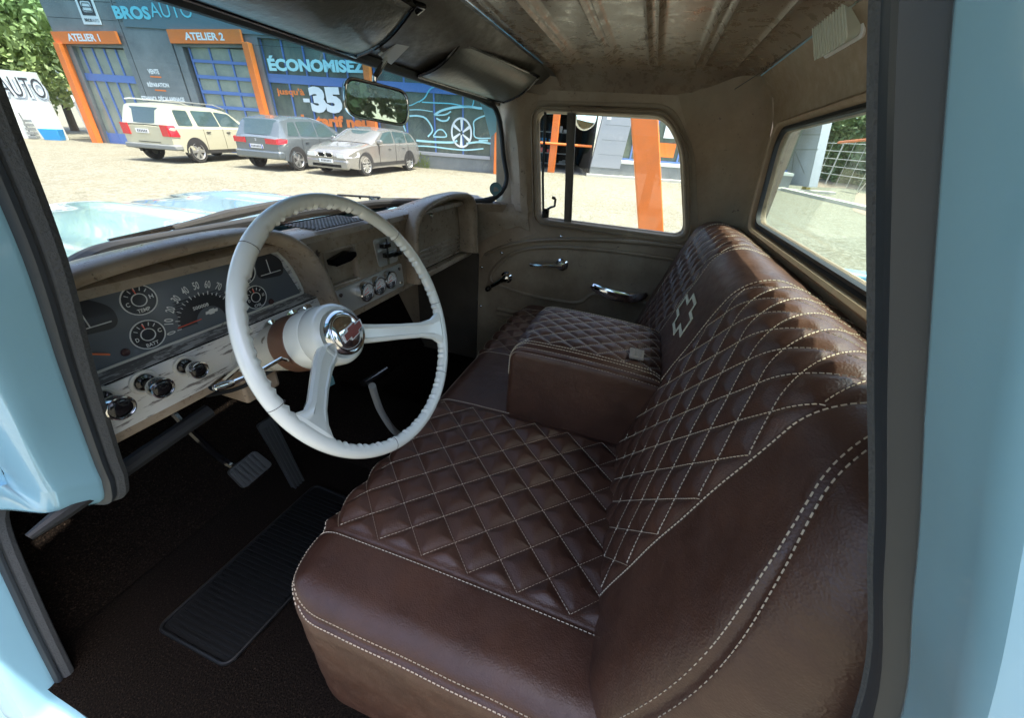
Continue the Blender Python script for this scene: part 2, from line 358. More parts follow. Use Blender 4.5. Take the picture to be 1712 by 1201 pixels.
def jsweep(prof, name, mt, pts=jall, closed=True, fat=False, **k):   # prof: (outward, x)
    n = len(pts); A = []
    for i in range(n):
        a, b = pts[(i-1) % n], pts[(i+1) % n]; t = (b-a)[1:]; t = t/np.linalg.norm(t); o = np.array([t[1], -t[0]])
        if o@(pts[i][1:]-cen[1:]) < 0 and False: o = -o
        kk = float(np.interp(pts[i][1], [-.1,.45], [.3,1])) if fat else 1; A.append([(pts[i][0]+x*kk, pts[i][1]+o[0]*w*kk, knee(x, pts[i][1], pts[i][2]+o[1]*w*kk)) for w, x in prof])
    A = np.array(A)
    if closed: A = np.concatenate([A, A[:1]])
    mb = MB(); mb.grid(A); return mb.build(name, mt, truck, **k)
# path runs rear -> top -> front -> bottom (clockwise seen from the driver side): find outward sign
t0 = jall[30][1:]-jall[28][1:]; o0 = np.array([t0[1], -t0[0]]); SG = 1 if o0@(jall[29][1:]-cen[1:]) > 0 else -1
pr = lambda L: [(SG*w, x) for w, x in L]
th = np.linspace(0, 2*np.pi, 9)
jsweep(pr([(.004+.009*math.cos(a), .009*math.sin(a)) for a in th]), 'door_welt', M['weltfab'], fat=True)
jsweep(pr([(.004, .004), (.0, -.002), (.001, -.010), (-.001, -.011), (-.001, -.015), (.003, -.018), (.012, -.020)]), 'door_seal', M['jamb'])
jsweep(pr([(.013, -.010), (.008, -.018), (.006, -.024), (.007, -.050), (.004, -.060), (.006, -.067), (.015, -.072), (.06, -.076)]), 'door_jamb', M['blue'])

# --- outer skin around the opening (light blue): rear quarter, roof rail, cowl side
def loopyz(off): 
    L = []
    n = len(jall)
    for i in range(0, n, 2):
        a, b = jall[(i-1) % n], jall[(i+1) % n]; t = (b-a)[1:]; t = t/np.linalg.norm(t); o = SG*np.array([t[1], -t[0]]); L.append((jall[i][1]+o[0]*off, jall[i][2]+o[1]*off, jall[i][0]))
    return L
mb = MB(); inner = loopyz(.058); ysz = np.array([[a, b] for a, b, c in inner])
outerp = []
for (a, b, c) in inner:
    d = np.array([a-.3, b+.42]); k = min((.72 if d[0] > 0 else .80)/max(abs(d[0]), 1e-6), (.70 if d[1] > 0 else .86)/max(abs(d[1]), 1e-6)); k = max(k, 1.04); outerp.append((.3+d[0]*k, -.42+d[1]*k, c))
A = []
for (a, b, c), (a2, b2, c2) in zip(inner, outerp):
    b = knee(-.076, a, b); A.append([(c-.076, a, b), (c-.086, a*.7+a2*.3, b*.7+b2*.3), (c-.08, a2, b2), (c-.02, a2*1.01, b2*1.01)])
A = np.array(A); A = np.concatenate([A, A[:1]]); mb.grid(A); mb.build('side_skin', M['blue'], truck)

# --- passenger side: wall, door, window
fr_in = rpoly([(.398,-.250),(.446,.112),(-.002,.116),(-.075,.03),(-.168,-.250)], [.03,.035,.05,.05,.045], 8)
fr_out = rpoly([(.425,-.283),(.478,.135),(-.015,.142),(-.115,.03),(-.205,-.285)], [.05,.06,.06,.06,.06], 8)
door_out = rpoly([(.665,-.455),(.56,-.392),(.40,-.315),(.43,-.29),(.482,.150),(-.02,.158),(-.13,.02),(-.235,-.29),(-.27,-.60),(-.27,-1.02),(.67,-1.02)], [.03,.06,.03,.03,.05,.06,.05,.05,.05,.02,.02], 6)
door = MB().plate(door_out, [fr_out], YZ(1.602), .03).build('passenger_door', M['door'], truck, bevel=.003, label='worn brown inner side of the passenger door')
mb = MB()
A = []
for k in range(len(fr_in)):
    i, o = np.array(fr_in[k]), np.array(fr_out[k]); L = []
    for t, x in ((1.0, 1.600), (.96, 1.588), (.82, 1.586), (.72, 1.594), (.5, 1.594), (.42, 1.586), (.22, 1.588), (.1, 1.600), (0, 1.604), (0, 1.62)): q = i+(o-i)*t; L.append((x, q[0], q[1]))
    A.append(L)
A = np.array(A); A = np.concatenate([A, A[:1]]); mb.grid(A); mb.build('window_frame', M['door'], door)
MB().plate(fr_out, [], YZ(1.616), .004).build('window_glass', M['glass'], door)
mb = MB(); pth = lambda y0, z0, y1, z1, w, d: mb.add([(1.596,y0-w,z0),(1.596,y0+w,z0),(1.596,y1+w,z1),(1.596,y1-w,z1),(1.596+d,y0-w,z0),(1.596+d,y0+w,z0),(1.596+d,y1+w,z1),(1.596+d,y1-w,z1)], [(0,1,2,3),(4,7,6,5),(0,4,5,1),(1,5,6,2),(2,6,7,3),(3,7,4,0)])
pth(.283, -.262, .325, .125, .013, .018); pth(.268, -.262, .309, .125, .003, .012); mb.build('division_bar', M['header'], door, bevel=.002)
mb = MB(); mb.tube([(1.60,.384,-.262),(1.60,.405,-.10),(1.60,.420,.118)], .005, 8); mb.build('vent_window_edge', M['rubber'], door)
mb = MB(); mb.tube([(1.595,.372,-.235),(1.58,.368,-.215),(1.575,.352,-.205),(1.575,.338,-.20),(1.575,.338,-.172)], .005, 8); mb.tube([(1.575,.338,-.172),(1.575,.352,-.168)], .006, 8); mb.box((1.588,.362,-.250),(1.60,.384,-.215)); mb.build('vent_latch', M['gloss'], door, bevel=.001)
# raised inner panel with the boat shaped recess edge
pan = smoothpath([(.608,-.543),(.562,-.466),(.467,-.399),(.311,-.363),(.112,-.347),(-.098,-.345),(-.20,-.352),(-.225,-.40),(-.235,-.538),(-.11,-.536),(.09,-.535),(.135,-.545),(.185,-.590),(.308,-.599),(.451,-.594),(.571,-.574)], 5, True)
mb = MB(); mb.plate([tuple(p) for p in pan], [], YZ(1.597), .006); mb.build('door_panel', M['door'], door, bevel=.002)
mb = MB(); mb.tube([(1.597, a, b) for a, b in pan], .008, 8, closed=True); mb.build('panel_bead', M['door'], door)
bead = smoothpath([(1.60,.64,-.445),(1.598,.552,-.395),(1.597,.392,-.345),(1.597,.146,-.31),(1.597,-.1,-.295),(1.597,-.22,-.30)], 6)
MB().tube(bead, .008, 8).build('belt_bead', M['door'], door)
mb = MB()
for z, y0, y1 in ((-.695,.57,.05),(-.72,.57,.2),(-.765,.56,.42),(-.84,.55,.45)): mb.tube([(1.600,y0,z),(1.597,y0-.015,z),(1.597,y1+.01,z),(1.60,y1,z)], .010, 8)
mb.build('pressed_rib', M['door'], door)
for y, z in ((.655,-.505),(.56,-.425),(.655,-.70),(.30,-.318),(.05,-.298)): MB().lathe([(0,.006),(-.002,.006),(-.004,.0035),(-.0045,.0001)], (1.600,y,z), (1,0,0), 10).build('panel_screw', M['chrome'], door)
def lever(name, piv, tip, knob=None):
    mb = MB(); piv = np.array(piv); tip = np.array(tip)
    mb.lathe([(0,.027),(-.006,.027),(-.012,.019),(-.022,.017),(-.028,.015),(-.031,.0001)], piv, (1,0,0), 20)
    d = tip-piv; mb.tube([piv+(-.018,0,0), piv+d*.35+(-.022,0,0), piv+d*.7+(-.03,0,0), piv+d+(-.03,0,0)], [.014,.011,.009,.007], 10)
    o = mb.build(name, M['chrome'], door)
    return o
lever('door_handle', (1.597,.279,-.432), (1.597,.415,-.448))
cr = lever('window_crank', (1.597,.527,-.53), (1.597,.60,-.585))
MB().lathe([(0,.006),(-.004,.012),(-.02,.014),(-.034,.010),(-.037,.0001)], (1.57,.60,-.585), (1,0,0), 16).build('crank_knob', M['gloss'], door)
ap = smoothpath([(1.59,.141,-.502),(1.575,.10,-.512),(1.565,.03,-.522),(1.568,-.05,-.518),(1.59,-.098,-.500)], 5)
mb = MB(); A = []
for i, p in enumerate(ap):
    t = i/(len(ap)-1); w = .006+.027*math.sin(math.pi*min(1, max(0, t)))**.5
    A.append([(1.598, p[1], p[2]+w*.7), (p[0], p[1], p[2]+w*.75), (p[0]-.006, p[1], p[2]+w*.3), (p[0]-.003, p[1], p[2]-w*.6), (1.598, p[1], p[2]-w*.8)])
mb.grid(np.array(A)); mb.build('arm_pull', M['chrome'], door)
# fixed cab side round the door (one shell) + kick panel
cab = MB().plate(rpoly([(.66,-.46),(.47,-.31),(.50,.15),(.44,.19),(-.02,.19),(-.16,.03),(-.265,-.28),(-.30,-.6),(-.30,-1.04),(.70,-1.04)][::-1], .02, 3)[::-1] and
    [(1.25,-1.06),(1.25,-.26),(.95,-.235),(.60,-.225),(.62,.20),(.62,.30),(-.42,.30),(-.42,-1.06)], [[(.655,-1.01),(.655,-.470),(.55,-.41),(.41,-.335),(.405,-.27),(.452,.08),(.455,.130),(-.015,.128),(-.10,.02),(-.215,-.29),(-.25,-.60),(-.25,-1.01)]], YZ(1.606), .03).build('cab_side', M['trim'], truck)
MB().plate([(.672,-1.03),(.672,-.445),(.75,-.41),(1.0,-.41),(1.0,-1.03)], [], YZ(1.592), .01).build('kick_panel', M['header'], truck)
# cowl side trim between glovebox and door, below the screen corner
cs = np.array([[ (1.60,.44,-.315),(1.600,.49,-.30),(1.598,.56,-.325),(1.59,.66,-.385),(1.56,.735,-.43)],
               [ (1.60,.45,-.27),(1.585,.50,-.27),(1.575,.56,-.28),(1.56,.66,-.31),(1.53,.72,-.34)],
               [ (1.60,.455,-.235),(1.582,.51,-.232),(1.572,.57,-.232),(1.55,.65,-.235),(1.52,.70,-.24)],
               [ (1.60,.455,-.215),(1.590,.52,-.212),(1.585,.58,-.212),(1.565,.65,-.212),(1.53,.72,-.212)]], float)
mb = MB(); mb.grid(cs); mb.build('cowl_side_trim', M['dash'], truck)
MB().tube([(1.52,.70,-.23),(1.515,.698,-.30),(1.52,.71,-.44)], .010, 8).build('cowl_trim_bead', M['dash'], truck)
# windscreen pillar (passenger) and (driver) inner faces
def pillar(name, f):
    rows = []
    for z, ya, yb in ((.17,.455,.59),(.12,.452,.588),(.0,.432,.550),(-.12,.418,.528),(-.20,.412,.518),(-.235,.40,.512)):
        rows.append([(f(1.603), ya, z), (f(1.592), ya+.03, z), (f(1.575), ya*.6+yb*.4, z), (f(1.568), ya*.35+yb*.65, z), (f(1.583), yb-.008, z), (f(1.60), yb+.012, z)])
    mb = MB(); mb.grid(np.array(rows)); return mb.build(name, M['trim'], truck)
pillar('windscreen_pillar', lambda x: x)
mb = MB(); mb.grid(np.array([[(.212, ya, z), (.216, ya*.5+yb*.5, z), (.222, yb, z)] for z, ya, yb in ((.17,.50,.60),(.0,.52,.66),(-.12,.55,.72),(-.235,.60,.79))])); mb.build('windscreen_pillar', M['trim'], truck)
# --- windscreen
def wsb(dx):
    if dx < 0: return np.array([CXT+dx, .925+.06*dx-1.2*max(0, -dx-.50)**1.1, -.213])
    return np.array([CXT+dx, np.interp(dx, [0,.3,.45,.58,.64,.69], [.925,.90,.80,.67,.595,.520]), np.interp(dx, [0,.3,.61,.665,.69], [-.213,-.212,-.212,-.203,-.175])])
def wst(dx):
    if dx < 0: return np.array([CXT+dx, .630+.03*dx, .142+.012*dx])
    return np.array([CXT+dx, np.interp(dx, [0,.3,.5,.6,.69], [.630,.615,.600,.597,.582]), np.interp(dx, [0,.3,.5,.62,.66,.69], [.142,.138,.134,.124,.110,.075])])
dxs = np.linspace(-.685, .69, 75); A = []
for dx in dxs:
    b, t = wsb(dx), wst(dx); A.append([b+(t-b)*k+np.array([0, .02*math.sin(math.pi*k), 0]) for k in np.linspace(0, 1, 15)])
A = np.array(A); wsg = MB(); wsg.grid(A); wsg.build('windscreen', M['wsglass'], truck)
ring = np.concatenate([A[2:-2, 0], A[-2:-1, 1], A[-1:, 2:-2][0], A[-2:-1, -2], A[2:-2, -1][::-1], A[1:2, -2], A[0:1, 2:-2][0][::-1], A[1:2, 1]])
for _ in range(5): ring = .5*ring+.25*(np.roll(ring, 1, 0)+np.roll(ring, -1, 0))
MB().tube(ring, np.where((ring[:, 2] < -.19) | (ring[:, 0] < 1.5), .014, .009), 10, closed=True).build('windscreen_seal', M['rubber'], truck)
# round paper sticker low on the glass
sp_ = P(835, 318, x=1.545); ii = np.unravel_index(np.argmin(np.linalg.norm(A-sp_, axis=2)), A.shape[:2]); c0 = A[ii]; 
e1 = nrm(A[min(ii[0]+1, 74), ii[1]]-A[ii[0]-1, ii[1]]); e2 = nrm(A[ii[0], ii[1]+1]-A[ii[0], ii[1]-1]); nn_ = nrm(np.cross(e1, e2)); nn_ = nn_ if nn_@c0 < 0 else -nn_
sT = lambda a, b, c: c0+nn_*(.006+c)+e1*a+e2*b
mb = MB().m(M['teal']); mb.plate(circ((0, 0), .026), [], sT, .001); mb.m(M['taggrey']); ribbon(mb, circ((0, 0), .021), .0012, sT, .0018, True); mb.plate(rpoly([(-.012,-.008),(.012,-.008),(.010,.0),(.004,.008),(-.006,.010)], .003), [], sT, .0018)
mb.build('windscreen_sticker', None, truck)

# --- roof, header, ribs
def rp(u, v, **k): return P(u, v, **k)
A = []
for x in np.linspace(.26, 1.612, 60):
    e = max(0, abs(x-CXT)-.56)/.16; e = min(e, 1); dr = .075*(1-math.sqrt(max(0, 1-e*e)))
    A.append([(x, .64-.05*abs(x-CXT), .140-.02*abs(x-CXT)), (x, .60, .150), (x, .52, .180), (x, .455-.03*e, .215-dr), (x, .425-.03*e, .238-dr), (x, .41-.04*e, .236-dr)])
hi_ = 57; MB().grid(np.array(A)[:hi_+1]).build('header_panel', M['header'], truck)
MB().grid(np.array([[(p[0], p[1], p[2]) for p in r] for r in A[hi_:]])).build('roof_corner', M['trim'], truck)
xs = np.linspace(.22, 1.615, 90); ys = np.linspace(-.235, .418, 120); A = np.zeros((len(xs), len(ys), 3))
for i, x in enumerate(xs):
    dxe = max(0, abs(x-CXT)-.60)/.115; dxe = min(dxe, 1)
    for j, y in enumerate(ys):
        z = .243-.085*(1-math.sqrt(max(0, 1-dxe**2)))
        rr = max(0, -.165-y)/.07; z -= .02*min(rr, 1)**2
        for yr in (.29, .175, .06, -.065):
            if abs(x-CXT) < .555:
                for s in (-.011, .011):
                    z -= .0095*math.exp(-((y-yr-s)/.0045)**2)
        # border bead
        bd = min(.565-abs(x-CXT), y+.165, .385-y)
        z -= .006*math.exp(-(bd/.006)**2)+ (.004 if bd > 0 else 0)
        A[i, j] = (x, y, z)
mb = MB(); mb.grid(A); roof = mb.build('roof_lining', M['roof'], truck, smooth=60)
mb = MB(); mb.tube([(.30,-.236,.225),(1.0,-.236,.225),(1.45,-.225,.222),(1.53,-.185,.195)], .0013, 6); mb.build('roof_seam', M['header'], truck)
# outer roof skin, edges widened out of view to keep sun off the floor
xs = np.linspace(.035, 1.765, 24); ys = np.linspace(-.36, .70, 20)
mb = MB(); mb.grid(np.array([[(x, y, .315-.12*abs((x-CXT)/.8)**6-.10*abs((y-.17)/.53)**6) for y in ys] for x in xs])); mb.build('roof_skin', M['blue'], truck)
# --- sun visors
def visor(c4, name):                              # four corners: front near, front far, rear far, rear near
    c = [np.array(p, float) for p in c4]; n_ = 14; up = nrm(np.cross(c[1]-c[0], c[3]-c[0])); up = up if up[2] > 0 else -up
    rect = rpoly([(0,0),(1,0),(1,1),(0,1)], [.06,.12,.1,.06], 7); Tm = lambda a, b, d: (c[0]*(1-a)+c[1]*a)*(1-b)+(c[3]*(1-a)+c[2]*a)*b+up*(d-.012*math.sin(math.pi*max(0, min(b, 1))))
    mb = MB(); k = 26; A = np.array([[Tm(a, b, -.006*(1-(2*a-1)**8)*(1-(2*b-1)**8)) for b in np.linspace(0, 1, k)] for a in np.linspace(0, 1, k)]); mb.grid(A)
    A2 = np.array([[Tm(a, b, .004) for b in np.linspace(0, 1, k)] for a in np.linspace(0, 1, k)]); mb.grid(A2)
    edge = np.concatenate([A[:, 0], A[-1, 1:], A[::-1, -1][1:], A[0, ::-1][1:-1]])
    v = mb.build(name, M['visor'], truck)
    MB().tube(edge, .0045, 8, closed=True).build('visor_piping', M['gloss'], v)
    return v
v1 = visor([(.33,.600,.134),(.795,.612,.134),(.765,.455,.200),(.33,.44,.200)], 'sun_visor')
v2 = visor([(1.03,.612,.136),(1.52,.560,.132),(1.49,.425,.205),(1.025,.49,.203)], 'sun_visor')
MB().tube([(1.03,.49,.205),(1.0,.50,.200),(.985,.52,.19)], .005, 8).build('visor_rod', M['gloss'], v2)
MB().tube([(.765,.455,.203),(.79,.45,.205),(.80,.47,.20)], .005, 8).build('visor_rod', M['gloss'], v1)
# --- interior mirror
mc = P(632, 172, y=.56); mnor = nrm(np.array([-.47, -.87, -.045])); mx_ = nrm(np.cross([0, 0, 1], mnor)); mx_ = mx_ if mx_[0] > 0 else -mx_; mz_ = np.cross(mx_, mnor); mz_ = mz_ if mz_[2] > 0 else -mz_
tl = R(-4); mx_, mz_ = mx_*math.cos(tl)+mz_*math.sin(tl), mz_*math.cos(tl)-mx_*math.sin(tl)
mT = lambda a, b, c: mc+mx_*a+mz_*b+mnor*c
shp = rpoly([(-.067,-.031),(.067,-.031),(.067,.031),(-.067,.031)], .024, 8)
mir = MB().plate(shp, [], lambda a, b, c: mT(a, b, -c), .014).build('interior_mirror', M['gloss'], truck, bevel=.004)
MB().plate([(a*.95, b*.9) for a, b in shp], [], lambda a, b, c: mT(a, b, c+.0006), .001).build('mirror_glass', M['mirror'], mir)
ribbon_ = MB(); ribbon_.tube([mT(a, b, .001) for a, b in shp], .0028, 8, closed=True); ribbon_.build('mirror_rim', M['chrome'], mir)
mt_ = np.array([.885, .60, .158])
mb = MB(); mb.tube([mT(0, .016, -.014), mT(-.004, .040, -.006), mt_+(-.018, -.006, -.022), mt_], [.005,.005,.006,.006], 10); mb.build('mirror_stem', M['chrome'], mir)
bx = [nrm(np.array([.9,.1,-.1])), nrm(np.array([-.1,-.85,.5]))]; bx.append(np.cross(bx[0], bx[1]))
bT = lambda a, b, c: mt_+bx[0]*a+bx[1]*b+bx[2]*c
mb = MB(); mb.box((-.020,-.01,-.006),(.020,.095,.016), bT); mb.box((-.028,-.012,-.008),(.028,0,.010), bT)
for i in range(9): mb.box((-.016,.008+i*.009,-.0085),(.016,.013+i*.009,-.0055), bT)
mb.build('mirror_bracket', M['steel'], mir, bevel=.0015)

# --- rear wall with window
def rw(t):                                        # t: height -> y of the inner rear wall
    return float(np.interp(t, [-1.05,-.35,-.16,.10,.17,.225,.26], [-.36,-.352,-.337,-.315,-.290,-.236,-.20]))
rwT = lambda a, b, c: (a, rw(b)-c, b)
rw_in = rpoly([(.40,-.145),(1.375,-.150),(1.395,.083),(.40,.098)], [.05,.045,.06,.05], 8)
rw_out = rpoly([(.36,-.180),(1.412,-.185),(1.432,.108),(.36,.125)], [.07,.07,.08,.07], 8)
ox = [(.2,-1.05),(1.49,-1.05),(1.49,-.35),(1.49,-.16),(1.49,.10),(1.49,.17),(1.49,.222),(1.2,.222),(.9,.222),(.6,.222),(.2,.222),(.2,.10),(.2,-.16)]
mb = MB(); mb.plate(ox, [rw_out], rwT, .004)
# rounded corner to the passenger side
A = []
for z in np.linspace(-1.05, .23, 24):
    y0 = rw(z); ye = -.24+.0*z if z < -.29 else float(np.interp(z, [-.29,.03,.16,.24], [-.238,-.125,-.04,.0])); r_ = []
    for a in np.linspace(0, 90, 9): r_.append((1.49+.115*math.sin(R(a)), y0+(ye-y0)*(1-math.cos(R(a))), z))
    A.append(r_)
mb.grid(np.array(A)); A = np.array(A); A[:, :, 0] = 2*CXT-A[:, :, 0]+.02; mb.grid(A)
rear = mb.build('rear_wall', M['rear'], truck)
A = []
for k in range(len(rw_in)):
    i, o = np.array(rw_in[k]), np.array(rw_out[k]); L = []
    for t, d in ((1, 0), (.93, -.012), (.75, -.018), (.55, -.014), (.45, .0), (.3, .004), (.2, -.002), (.05, -.002), (0, .006), (0, .02)): q = i+(o-i)*t; L.append(rwT(q[0], q[1], d))
    A.append(L)
A = np.array(A); A = np.concatenate([A, A[:1]]); MB().grid(A).build('rear_window_frame', M['rear'], rear)
A2 = A[:, 4:10].copy(); A2[:, :, 1] += .003; A2[:, 4:, 2] += 0; MB().grid(A2).build('rear_window_seal', M['rubber'], rear)
MB().plate(rw_out, [], lambda a, b, c: rwT(a, b, c+.012), .003).build('rear_window_glass', M['rearglass'], rear)
# dome lamp
dc = P(1418, 38, y=-.262); dT = lambda a, b, c: (dc[0]+a, -.262+b*.42-c*-.80+.0, dc[2]+b*.85-c*.45) 
dl = MB().plate(rpoly([(-.085,-.036),(.085,-.036),(.085,.036),(-.085,.036)], .018), [], lambda a, b, c: dT(a, b, c), .012).build('dome_lamp', M['white'], rear, bevel=.003)
mb = MB().plate(rpoly([(-.078,-.030),(.078,-.030),(.070,.030),(-.070,.030)], .016), [], lambda a, b, c: dT(a, b, c+.012), .018)
for i in range(12): mb.box((-.066+i*.012-.002,-.030,.028),(-.066+i*.012+.002,.030,.032), dT)
mb.build('lamp_lens', M['frost'], dl, bevel=.002)

# --- floor, firewall, outer cab back
MB().box((.02,-.36,-1.03),(1.62,1.0,-1.0)).build('cab_floor', M['carpet'], truck)
A = np.array([[(x, .95, -.235), (x, 1.12, -.30), (x, 1.22, -.45), (x, 1.18, -.62), (x, 1.06, -.86), (x, .98, -.99)] for x in (.03, .8, 1.62)]); MB().grid(A).build('firewall', M['carpet'], truck)
A = np.array([[(CXT-.17+.0*t, y, -.995), (CXT-.12, y, -.90), (CXT-.05, y, -.87), (CXT+.05, y, -.87), (CXT+.12, y, -.90), (CXT+.17, y, -.995)] for t, y in ((0, -.3), (1, .6), (1, 1.1))]); MB().grid(A).build('transmission_tunnel', M['carpet'], truck)
MB().box((.12,-.42,-1.05),(1.68,-.385,-.19)).build('cab_back', M['blue'], truck, bevel=.01)
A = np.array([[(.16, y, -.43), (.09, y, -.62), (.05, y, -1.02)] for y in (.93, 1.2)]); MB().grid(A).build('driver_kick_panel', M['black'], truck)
MB().box((.04,.94,-.43),(.27,1.24,-.41)).build('sun_blocker', M['black'], truck)  # unseen box added to keep the sun off the firewall

# --- dashboard
DY = .66
A = []
for x in np.linspace(.19, 1.56, 50):
    b = wsb(x-CXT); yb = b[1]-.012
    A.append([(x, yb, -.245), (x, min(.80, yb-.02), -.213), (x, .70, -.190), (x, .665, -.191), (x, .655, -.198), (x, .652, -.210)])
dashb = MB().grid(np.array(A)).build('dashboard', M['dash'], truck, label='worn tan painted metal dashboard with two hooded pods')
# centre panel
MB().plate([(.63,-.207),(1.01,-.207),(1.01,-.408),(.63,-.408)], [rpoly([(.666,-.240),(.764,-.242),(.766,-.322),(.672,-.318)], .006, 3)], XZ(DY-.004), .02).build('centre_panel', M['dash'], dashb, bevel=.003)
MB().box((.19,DY+.002,-.425),(1.5,DY+.03,-.404)).build('lower_lip', M['dash'], dashb, bevel=.004)
mb = MB(); mb.box((.664,DY+.008,-.325),(.770,DY+.02,-.236)); mb.build('ashtray', M['dash'], dashb, bevel=.004)
mb = MB(); mb.tube([(.664,DY-.004,-.238),(.768,DY-.004,-.240),(.770,DY-.004,-.324),(.670,DY-.004,-.320)], .004, 8, closed=True); mb.build('ashtray_trim', M['dash'], dashb)
mb = MB(); mb.plate(rpoly([(.678,-.258),(.682,-.272),(.735,-.270),(.756,-.262),(.756,-.252),(.735,-.248)], .004), [], XZ(DY-.018), .022); mb.build('ashtray_pull', M['gloss'], dashb, bevel=.002)
mb = MB(); mb.plate(rpoly([(.838,-.240),(.935,-.244),(.942,-.320),(.852,-.318)], .012), [], XZ(DY-.007), .006); mb.build('switch_plate', M['steel'], dashb, bevel=.0015)
mb = MB()
for (x, z, w) in ((.868,-.258,.03),(.888,-.286,.05),(.912,-.290,.035)): mb.box((x-w/2,DY-.03,z-.006),(x+w/2,DY-.012,z+.006)); mb.tube([(x,DY-.012,z),(x,DY-.004,z)], .004, 8)
mb.tube([(.885,DY-.014,-.245),(.885,DY-.014,-.315)], .003, 6); mb.build('heater_lever', M['gloss'], dashb, bevel=.002)
mb = MB(); mb.plate(rpoly([(.672,-.332),(.955,-.330),(.962,-.400),(.680,-.400)], .008), [], XZ(DY-.008), .005); gp = mb.build('gauge_plate', M['steel'], dashb, bevel=.001)
for x, z in ((.690,-.345),(.696,-.388),(.940,-.343),(.945,-.386)): MB().lathe([(0,.006),(-.003,.005),(-.004,.0001)], (x,DY-.008,z), (0,1,0), 12).build('plate_screw', M['chrome'], dashb)
for gx, gz in ((.771,-.360),(.823,-.359),(.877,-.357)):
    g = MB().lathe([(0,.026),(-.014,.026),(-.018,.0245),(-.018,.0215),(-.010,.021)], (gx,DY-.008,gz), (0,1,0), 28).build('small_gauge', M['chrome'], gp)
    gt_ = lambda a, b, c: (gx+a, DY-.019-c, gz+b)
    mb = MB().m(M['white']); mb.plate(circ((0,0), .0215), [], gt_, .0008)
    mb.m(M['charcoal']); mb.plate(circ((0,0), .0205, 20, 205, 335), [], gt_, .0014)
    for a in range(-20, 221, 20): ribbon(mb, [(.015*math.cos(R(a)), .015*math.sin(R(a))), (.018*math.cos(R(a)), .018*math.sin(R(a)))], .001, gt_, .0014)
    mb.m(M['redink']); ribbon(mb, [(-.010,-.006),(.009,-.003)], .0018, gt_, .0016); ribbon(mb, [(-.006,.002),(.007,.009)], .0009, gt_, .0016)
    mb.m(M['white']); ribbon(mb, circ((0,-.013), .0045, 14, ry=.003), .001, gt_, .0018, True)
    mb.build('gauge_dial', None, gp)
# vent grille on the dash top
mb = MB()
for i in range(16):
    for j in range(9):
        x = .655+i*.0105; y = .735-j*.0095+0; mb.box((x+.001*j,y,-.1895),(x+.007+.001*j,y+.0055,-.1865))
mb.build('defroster_vent', M['header'], dashb)
# pods: hood swept along an arch
def pod(arch, name, mt):
    a = smoothpath(arch, 8); t = np.gradient(a, axis=0); t /= np.linalg.norm(t, axis=1)[:, None]; o = np.stack([-t[:, 1], t[:, 0]], 1)
    prof = [(-.002,.700),(-.001,.655),(.002,.628),(.007,.616),(.014,.611),(.021,.614),(.025,.624),(.024,.65),(.014,.69),(-.008,.75),(-.045,.83),(-.075,.91)]
    mb = MB(); mb.grid(np.array([[(a[i][0]+o[i][0]*w, y, a[i][1]+o[i][1]*w) for w, y in prof] for i in range(len(a))])); return mb.build(name, mt, dashb, smooth=60)
arch1 = [(.205,-.203),(.24,-.190),(.31,-.181),(.42,-.176),(.51,-.183),(.565,-.21),(.598,-.255),(.618,-.32),(.640,-.405)]
pod(arch1, 'cluster_hood', M['dash'])
arch2 = [(1.005,-.40),(1.008,-.32),(1.012,-.25),(1.035,-.212),(1.09,-.192),(1.20,-.180),(1.30,-.180),(1.375,-.192),(1.41,-.225),(1.425,-.30),(1.435,-.40)]
pod(arch2, 'glovebox_hood', M['dash'])
# instrument face
def archpoly(arch, off, zmin):
    a = smoothpath(arch, 6); t = np.gradient(a, axis=0); t /= np.linalg.norm(t, axis=1)[:, None]; o = np.stack([-t[:, 1], t[:, 0]], 1); b = a-o*off
    b = [tuple(p) for p in b if p[1] > zmin]; return b+[(b[-1][0], zmin), (b[0][0], zmin)]
FY = .688; fT = lambda a, b, c: (a, FY-c, b)
MB().plate(archpoly(arch1, -.004, -.322), [], fT, .004).build('cluster_bezel', M['fascia'], dashb)
FACE = [tuple(p) for p in smoothpath([(.212,-.320),(.214,-.27),(.225,-.226),(.31,-.198),(.42,-.190),(.50,-.194),(.545,-.210),(.575,-.245),(.597,-.295),(.606,-.320)], 5)]
cl = MB().plate(FACE, [], lambda a, b, c: (a, FY-.004-c, b), .002)
cl.m(M['gauge']); cluster = cl.build('instrument_face', M['gauge'], dashb)
MB().tube([(p[0], FY-.006, p[1]) for p in archpoly(arch1, .003, -.320)], .003, 6, closed=True).build('bezel_lip', M['cream_old'], dashb)
gT = lambda a, b, c: (a, FY-.0062-c, b)
def dial(c, r, name, l1, l2, word, rot=0):
    mb = MB().m(M['gauge2']); mb.plate(circ(c, r), [], gT, .0006); mb.m(M['ink']); ribbon(mb, circ(c, r, 32), .0014, gT, .0014, True); ribbon(mb, circ(c, r*.42, 22), .0012, gT, .0014, True)
    for a in (45, 70, 95, 120, 145): ribbon(mb, [(c[0]+r*.62*math.cos(R(a)), c[1]+r*.62*math.sin(R(a))), (c[0]+r*.86*math.cos(R(a)), c[1]+r*.86*math.sin(R(a)))], .0009, gT, .0014)
    text(mb, l1, c[0]-r*.70, c[1]-r*.12, r*.2, r*.28, gT, .0014, .02); text(mb, l2, c[0]+r*.70, c[1]+r*.05, r*.24, r*.28, gT, .0014, .02)
    text(mb, word, c[0], c[1]-r*.70, r*.75, r*.26, gT, .0014, .02)
    mb.m(M['redink']); ribbon(mb, [(c[0]-r*.05, c[1]+r*.45), (c[0]-r*.12, c[1]+r*.8)], .001, gT, .0018)
    mb.build(name, None, cluster)
